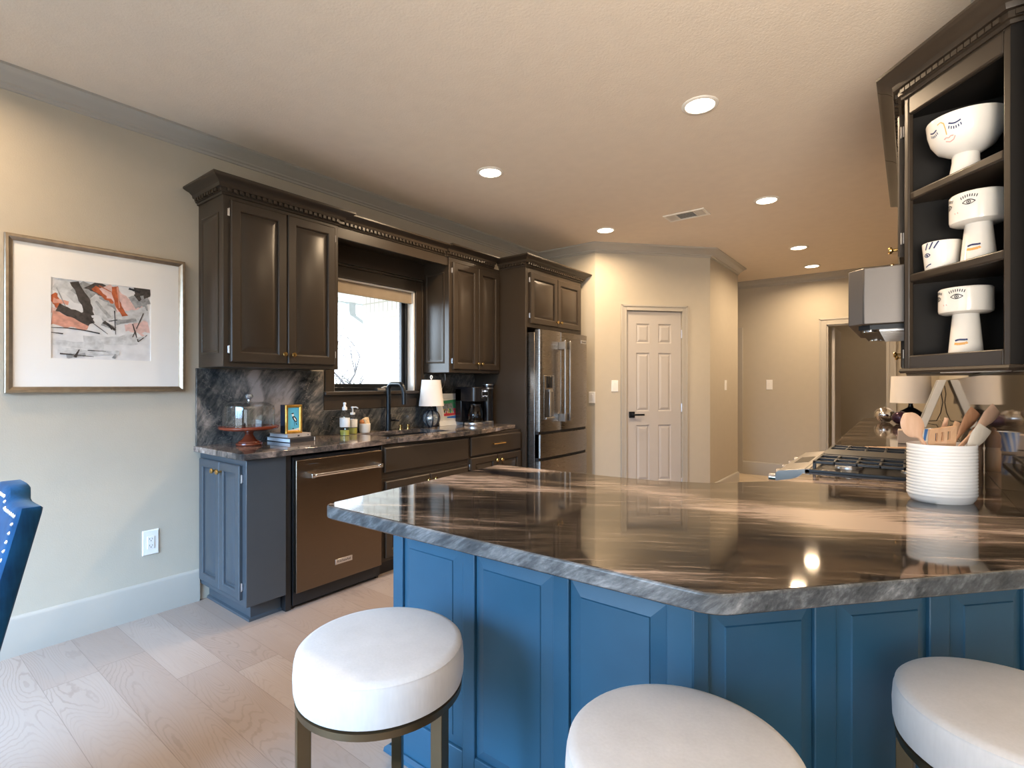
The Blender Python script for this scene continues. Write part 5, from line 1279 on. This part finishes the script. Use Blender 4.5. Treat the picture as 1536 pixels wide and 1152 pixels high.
MB().lathe(prof + [(0.052, 0.093), (0.045, 0.012), (0.0, 0.008)], n=48).build('cup', 'ceramic', t)
az = facing(cx_, cy_) - radians(50); m = MB()
line_mark(m, pot, az, 0.050, [(-0.012 + 0.024 * k / 8, 0.007 * sin(pi * k / 8)) for k in range(9)], 0.003); line_mark(m, pot, az, 0.050, [(-0.012 + 0.024 * k / 8, -0.006 * sin(pi * k / 8)) for k in range(9)], 0.003)
mark(m, pot, az, 0.050, [(0.004 * cos(2 * pi * k / 10), 0.004 * sin(2 * pi * k / 10)) for k in range(10)])
for k in range(3): line_mark(m, pot, az, 0.050, [(-0.004 + k * 0.014, 0.020), (0.006 + k * 0.016, 0.043)], 0.0045)
line_mark(m, pot, az, 0.012, [(-0.010, -0.002), (0.004, 0.004), (0.012, 0.006)], 0.004)
m.build('eye', 'ink_blue', t, smooth=False)

# ================================================================== CROCK AND UTENSILS
kx, ky = 0.078, 2.145; KZ = PT + 0.0005; KR = 0.082
# the crock is an oval: long axis along the viewer's right
kr = radians(37.65)
t = thing('utensil_crock', 'white ribbed oval crock full of wooden utensils on the peninsula', 'crock', (kx, ky, KZ), kr)
prof = [(0.0, 0.0), (0.86, 0.0), (0.94, 0.012), (0.965, 0.02)]
zt_ = 0.182; nrib = 15
for k in range(nrib):
    z0 = 0.02 + (zt_ - 0.034) * k / nrib; dz = (zt_ - 0.034) / nrib
    prof += [(0.968, z0), (0.985, z0 + dz * 0.25), (0.988, z0 + dz * 0.5), (0.985, z0 + dz * 0.75), (0.968, z0 + dz * 0.98)]
prof += [(0.975, zt_ - 0.012), (0.985, zt_ - 0.003), (0.97, zt_), (0.94, zt_ - 0.002), (0.925, 0.02), (0.0, 0.012)]
RA, RB = 0.098, 0.078
MB().lathe([(r * RA, z) for r, z in prof], n=64, sy=RB / RA).build('crock', 'crock_white', t, ang=60)
# wooden utensils: local x to the viewer's right, y away, z up
def wood(name, c1, c2):
    m, tt, b = newmat(name)
    f = noise(tt, coords(tt, (14, 14, 3)), 3.0, 5, 0.6, 0.6)
    tt.links.new(ramp(tt, f, [(0.3, c1), (0.7, c2)]), b.inputs['Base Color']); b.inputs['Roughness'].default_value = 0.5; M[name] = m
wood('wood_pale', (0.58, 0.36, 0.24), (0.68, 0.47, 0.34)); wood('wood_tan', (0.55, 0.33, 0.19), (0.64, 0.42, 0.27)); wood('wood_brown', (0.30, 0.15, 0.08), (0.42, 0.23, 0.13)); wood('wood_grey', (0.50, 0.45, 0.38), (0.58, 0.53, 0.46))
def utensil(name, label, cat, mat, foot, head, width, kind, roll=0.0):
    """foot/head: points in the crock frame; the head plate is perpendicular-ish to the viewer"""
    F = Vector(foot); Hh = Vector(head); d = (Hh - F); L = d.length; d.normalize()
    side = d.cross(Vector((0, 1, 0))).normalized(); side = Matrix.Rotation(roll, 3, d) @ side; nrm = side.cross(d)
    m = MB()
    P = lambda s, a, b: tuple(F + d * s + side * a + nrm * b)
    hl = {'spoon': 0.085, 'turner': 0.075, 'slotted': 0.070, 'paddle': 0.10}[kind]
    loops = []
    ns = 40
    for k in range(ns + 1):
        s = L * k / ns
        hs = (s - (L - hl)) / hl
        if hs < 0:
            w = 0.0065 + (0.003 if s < L * 0.2 else 0.0); th = 0.005
        else:
            if kind == 'spoon': w = max(0.0065, width / 2 * sqrt(max(0.0, 1 - (2 * hs - 1.0) ** 2)) if hs > 0.12 else 0.008 + hs * width * 1.6); th = 0.006
            elif kind == 'paddle': w = 0.007 + (width / 2 - 0.007) * min(1, hs * 1.6); th = 0.0045
            else: w = 0.007 + (width / 2 - 0.007) * min(1, hs * 5.0); th = 0.0035
        if k == ns: w = 0.006 if kind == 'spoon' else w * 0.93
        if kind == 'spoon' and hs > 0.5: w = max(0.006, width / 2 * sqrt(max(0.0, 1 - ((hs - 0.5) / 0.5) ** 2)))
        lp = []
        for q in range(10):
            a = 2 * pi * q / 10
            dish = (-0.005 * (1 - (cos(a)) ** 2) if (kind == 'spoon' and 0.15 < hs < 0.95 and sin(a) > 0) else 0)
            lp.append(P(s, w * cos(a), th * sin(a) + dish))
        loops.append(lp)
    if kind == 'slotted':
        m.loft(loops[:int(ns * (1 - hl / L)) + 1])
        s0 = L - hl; W2 = width / 2
        xs = [-W2, -W2 * 0.56, -W2 * 0.34, -W2 * 0.08, W2 * 0.14, W2 * 0.40, W2 * 0.58, W2]
        def slab(xa, xb, sa, sb):
            m.loft([[P(sa, xa, -0.0035), P(sa, xb, -0.0035), P(sa, xb, 0.0035), P(sa, xa, 0.0035)], [P(sb, xa, -0.0035), P(sb, xb, -0.0035), P(sb, xb, 0.0035), P(sb, xa, 0.0035)]])
        for i in range(0, 7):
            if i % 2 == 0: slab(xs[i], xs[i + 1], s0 - 0.002, L)
            else: slab(xs[i], xs[i + 1], s0 - 0.002, s0 + hl * 0.36); slab(xs[i], xs[i + 1], s0 + hl * 0.80, L)
    else:
        m.loft(loops)
    m.v = [tuple(Matrix.Rotation(kr, 3, 'Z') @ Vector(p)) for p in m.v]
    o = m.build(name, mat, ang=50); o.location = (kx, ky, KZ)
    tag(o, label, cat, 'wooden utensils in the crock')
zb = 0.016
utensil('wooden_spoon', 'pale wooden spoon with oval bowl leaning left in the crock', 'spoon', 'wood_pale', (0.030, -0.022, zb), (-0.125, -0.012, 0.278), 0.072, 'spoon')
utensil('slotted_turner', 'wooden turner with three slots in the middle of the crock', 'spatula', 'wood_tan', (0.0, 0.008, zb), (-0.030, -0.040, 0.236), 0.084, 'slotted')
utensil('wooden_spoon', 'small narrow wooden spoon behind the slotted turner', 'spoon', 'wood_pale', (-0.02, 0.04, zb), (0.036, 0.024, 0.262), 0.034, 'spoon', 0.5)
utensil('wooden_turner', 'tan wooden turner leaning just right of the slotted turner', 'spatula', 'wood_tan', (-0.015, 0.016, zb), (0.055, 0.004, 0.250), 0.040, 'paddle', 0.5)
utensil('wooden_turner', 'brown-edged wooden scraper leaning right behind the long pale spoon', 'spatula', 'wood_brown', (-0.050, 0.034, zb), (0.145, 0.040, 0.284), 0.052, 'paddle', 0.2)
utensil('wooden_spoon', 'long pale wooden spoon leaning farthest right out of the crock', 'spoon', 'wood_pale', (-0.078, 0.012, zb), (0.188, 0.014, 0.292), 0.052, 'paddle', 0.2)
utensil('wooden_turner', 'flat greyish spatula in front of the long pale spoon', 'spatula', 'wood_grey', (-0.035, -0.012, zb), (0.112, -0.030, 0.236), 0.050, 'paddle')

# ================================================================== FAR RIGHT COUNTER
t = thing('pepper_mill', 'two-tone wooden pepper mill behind the white crock by the backsplash', 'pepper mill', (0.224, 3.02, PT + 0.0005))
MB().lathe([(0, 0), (0.026, 0), (0.026, 0.085), (0.024, 0.09), (0.024, 0.10)], n=24).build('body', 'wood_tan', t); MB().lathe([(0.0, 0.101), (0.026, 0.101), (0.026, 0.150), (0.020, 0.165), (0.010, 0.172), (0.012, 0.180), (0.0, 0.188)], n=24).build('top', 'wood_brown', t)
t = thing('striped_cup', 'blue and white striped glass tumbler on the counter beyond the range', 'cup', (0.085, 3.86, PT + 0.0005))
m = MB(); m.lathe([(0, 0), (0.030, 0), (0.034, 0.01), (0.046, 0.115), (0.044, 0.115), (0.032, 0.012), (0, 0.008)], n=32); m.build('glass', 'clear_glass', t)
m = MB()
for k in range(10):
    a0 = 2 * pi * k / 10; seg = [a0 + 0.32 * q / 3 for q in range(4)]
    m.loft([[((0.0345 + 0.0118 * s) * cos(a + s * 0.5), (0.0345 + 0.0118 * s) * sin(a + s * 0.5), 0.010 + 0.104 * s) for a in seg] for s in (0, 0.25, 0.5, 0.75, 1.0)], False, False, False)
m.build('stripes', 'paint_blue', t)
m = MB(); m.lathe([(0.0342, 0.010), (0.0458, 0.114), (0.0450, 0.114), (0.0335, 0.010)], n=32); m.build('white_ground', 'ceramic', t)
t = MB().box(-0.08, 0.085, -0.06, 0.06, 0, 0.085).build('napkin_box', 'brown_card', bevel=0.004); t.location = (0.015, 4.12, PT + 0.0005)
tag(t, 'plain taupe box on the counter behind the range', 'box')
t = thing('spoon_rest', 'small pale spoon rest on the counter just behind the range', 'spoon rest', (-0.13, 3.52, PT + 0.0005), 0.3)
MB().lathe([(0, 0.0), (0.040, 0.0), (0.055, 0.010), (0.053, 0.012), (0.038, 0.004), (0, 0.004)], n=28, sx=1.5).build('dish', 'ceramic', t)
m = MB(); m.lathe([(0, -0.005), (0.020, -0.004), (0.026, 0.0), (0.020, 0.004), (0, 0.003)], (-0.045, 0, 0.018), 18, sx=1.4); m.tube([(-0.02, 0, 0.018), (0.14, 0.01, 0.026)], 0.007, 8); o = m.build('wooden_spoon', 'wood_tan'); o.location = t.location
tag(o, 'wooden spoon lying on the spoon rest behind the range', 'spoon')
for k, (x, y, r_, mt) in enumerate(((-0.205, 6.30, 0.085, 'chrome'), (-0.075, 6.05, 0.070, 'purple_glass'))):
    o = MB().lathe([(0, 0.0), (r_ * 0.5, 0.004)] + [(r_ * sin(radians(a)), r_ * 0.86 - r_ * 0.86 * cos(radians(a))) for a in range(35, 172, 9)] + [(0.006, r_ * 1.70), (0.004, r_ * 1.80), (0.0, r_ * 1.80)], n=32).build('ornament', mt)
    o.location = (x, y, PT + 0.0005); tag(o, ('silver mirrored glass ball ornament on the far right counter', 'dark purple glass ball ornament beside the silver ball')[k], 'ornament', 'glass ornaments on the far counter')
t = thing('table_lamp', 'dark squat lamp with wide pale drum shade at the far end of the right counter', 'lamp', (0.0, 6.62, PT + 0.0005))
MB().lathe([(0, 0), (0.075, 0), (0.080, 0.01), (0.115, 0.05), (0.110, 0.085), (0.05, 0.125), (0.025, 0.14), (0.018, 0.17), (0.022, 0.185), (0.012, 0.195), (0.0, 0.195)], n=36).build('base', 'black_plastic', t)
MB().lathe([(0.006, 0.19), (0.006, 0.40), (0, 0.40)], n=10).build('stem', 'black_metal', t)
m = MB(); m.lathe([(0.172, 0.185), (0.160, 0.455), (0.157, 0.455), (0.169, 0.185), (0.172, 0.185)], n=48); m.build('shade', 'lamp_shade', t)
m = MB(); m.tube([(0.245, -0.12, 0.36), (0.235, -0.12, 0.28), (0.245, -0.16, 0.20), (0.230, -0.14, 0.10), (0.20, -0.12, 0.02), (0.08, -0.05, 0.006)], 0.004, 6); m.build('cord', 'ink_black', t)
t = thing('leaning_canvas', 'white-edged canvas leaning on the backsplash of the far right counter', 'picture', (0.052, 5.72, PT + 0.0005))
m = MB(); m.loft([[(0, 0, 0), (0.055, 0, 0), (0.190, 0, 0.410), (0.135, 0, 0.410)], [(0, 0.42, 0), (0.055, 0.42, 0), (0.190, 0.42, 0.410), (0.135, 0.42, 0.410)]]); m.build('canvas', 'canvas_white', t, bevel=0.003)
m = MB(); m.loft([[(-0.001, 0.01, 0.004), (-0.002, 0.01, 0.005), (0.132, 0.01, 0.406), (0.1335, 0.01, 0.406)], [(-0.001, 0.41, 0.004), (-0.002, 0.41, 0.005), (0.132, 0.41, 0.406), (0.1335, 0.41, 0.406)]]); m.build('picture_face', 'art_grey', t)

# ================================================================== STOOLS
def stool(label, loc, rz):
    t = thing('bar_stool', label, 'stool', loc, rz, 'round velvet bar stools')
    R = 0.200; zt, zb_ = 0.667, 0.567
    prof = [(0.0, zb_), (R - 0.012, zb_), (R - 0.003, zb_ + 0.006), (R, zb_ + 0.02), (R + 0.001, zb_ + 0.05), (R - 0.001, zt - 0.022), (R - 0.0035, zt - 0.014), (R - 0.0045, zt - 0.011), (R - 0.004, zt - 0.009), (R - 0.010, zt - 0.003), (R - 0.022, zt), (R * 0.5, zt + 0.004), (0.0, zt + 0.005)]
    MB().lathe(prof, n=72).build('seat', 'white_velvet', t)
    MB().lathe([(R - 0.040, zb_ - 0.017), (R - 0.004, zb_ - 0.017), (R - 0.003, zb_ - 0.001), (R - 0.040, zb_ - 0.001), (R - 0.040, zb_ - 0.017)], n=72).build('seat_ring', 'bronze', t)
    for k in range(3):
        a = radians(90 + 120 * k)
        m = MB().at((0, 0, 0), a); m.box(R - 0.036, R - 0.005, -0.014, 0.014, 0.018, zb_ - 0.017); m.build('leg', 'bronze', t, bevel=0.0015)
    MB().lathe([(R - 0.062, 0.215), (R - 0.036, 0.215), (R - 0.036, 0.228), (R - 0.062, 0.228), (R - 0.062, 0.215)], n=64).build('footrest', 'bronze', t)
    MB().lathe([(R - 0.042, 0.0), (R - 0.004, 0.0), (R - 0.004, 0.018), (R - 0.042, 0.018), (R - 0.042, 0.0)], n=64).build('floor_ring', 'bronze', t)
    return t
s1 = stool('white velvet round bar stool at the left end of the peninsula, legs visible', (-1.026, 0.806, 0), radians(37.65))
copy_thing(s1, (-0.312, 0.885, 0), radians(20), 'white velvet round bar stool in front of the peninsula corner')
copy_thing(s1, (0.168, 1.392, 0), radians(80), 'white velvet round bar stool at the right along the angled peninsula side')

# ================================================================== DINING CHAIR
ch = thing('dining_chair', 'blue velvet dining chair with nailhead trim at the left edge', 'chair', (-1.91, 0.02, 0))
W2 = 0.25; REC = radians(16)
# back outline in the plane of the back (x, height along the back from the seat)
top = 1.03; sh_ = 1.0
out = [(-W2 + 0.01, 0.44), (W2 - 0.01, 0.44), (W2, 0.985), (W2 - 0.004, 0.997), (W2 - 0.05, 0.996), (W2 - 0.12, 0.996), (W2 - 0.145, 1.000), (W2 - 0.165, 1.014), (W2 - 0.18, 1.024), (W2 - 0.21, 1.028)]
out = out + [(-x, z) for x, z in reversed(out[2:])]
def back_pt(x, z, off):   # off towards the sitter (-y)
    dz = z - 0.44
    return (x, 0.245 - 0.130 * (1.0 - dz / 0.56) - off + 0.035, z)
m = MB(); loops = []
for ins, off in ((0.006, 0.0), (0.0, 0.006), (0.0, 0.040), (0.010, 0.046), (0.040, 0.046)):
    lp = []
    for x, z in out:
        sx_ = 1 - ins / W2
        lp.append(back_pt(x * sx_, 0.74 + (z - 0.74) * (1 - ins / 0.30), off))
    loops.append(lp)
m.loft(loops); m.build('backrest', 'blue_velvet', ch, ang=50)
m = MB()
nail = []
ins = 0.018
pth = [(W2 - ins, 0.50 + k * 0.01) for k in range(0, 48)]
xx = W2 - ins
for k in range(0, 12): pth.append((xx - k * 0.0105, 0.978))
for k in range(0, 4): pth.append((xx - 0.120 - k * 0.010, 0.980 + k * 0.0065))
for k in range(1, 9): pth.append((xx - 0.152 - k * 0.0105, 1.003))
last = None
for x, z in pth:
    for sgn in (1, -1):
        p = Vector(back_pt(x * sgn, z, 0.047))
        if last and sgn == 1 and (p - last).length < 0.0128: break
        if sgn == 1: last = p
        q = MB().lathe([(0.0045, -0.002), (0.0042, 0.001), (0.003, 0.0025), (0.0, 0.0036)], tuple(p), 8, 'y'); m.add(q.v, q.f)
o = m.build('nailheads', 'silver', ch); o['kind'] = 'stuff'
m = MB(); m.prism(rounded([(-0.25, -0.26), (0.25, -0.26), (0.24, 0.20), (-0.24, 0.20)], {0: 0.05, 1: 0.05}), 0.36, 0.47); m.build('seat', 'blue_velvet', ch, bevel=0.02, seg=4)
for x, y, dx, dy in ((-0.21, -0.22, 0, 0), (0.21, -0.22, 0, 0), (-0.21, 0.16, -0.01, 0.07), (0.21, 0.16, 0.01, 0.07)):
    MB().loft([[(x + dx - 0.013, y + dy - 0.013, 0), (x + dx + 0.013, y + dy - 0.013, 0), (x + dx + 0.013, y + dy + 0.013, 0), (x + dx - 0.013, y + dy + 0.013, 0)], [(x - 0.022, y - 0.022, 0.362), (x + 0.022, y - 0.022, 0.362), (x + 0.022, y + 0.022, 0.362), (x - 0.022, y + 0.022, 0.362)]]).build('leg', 'wood_brown', ch, bevel=0.003)
bpy.context.view_layer.update()
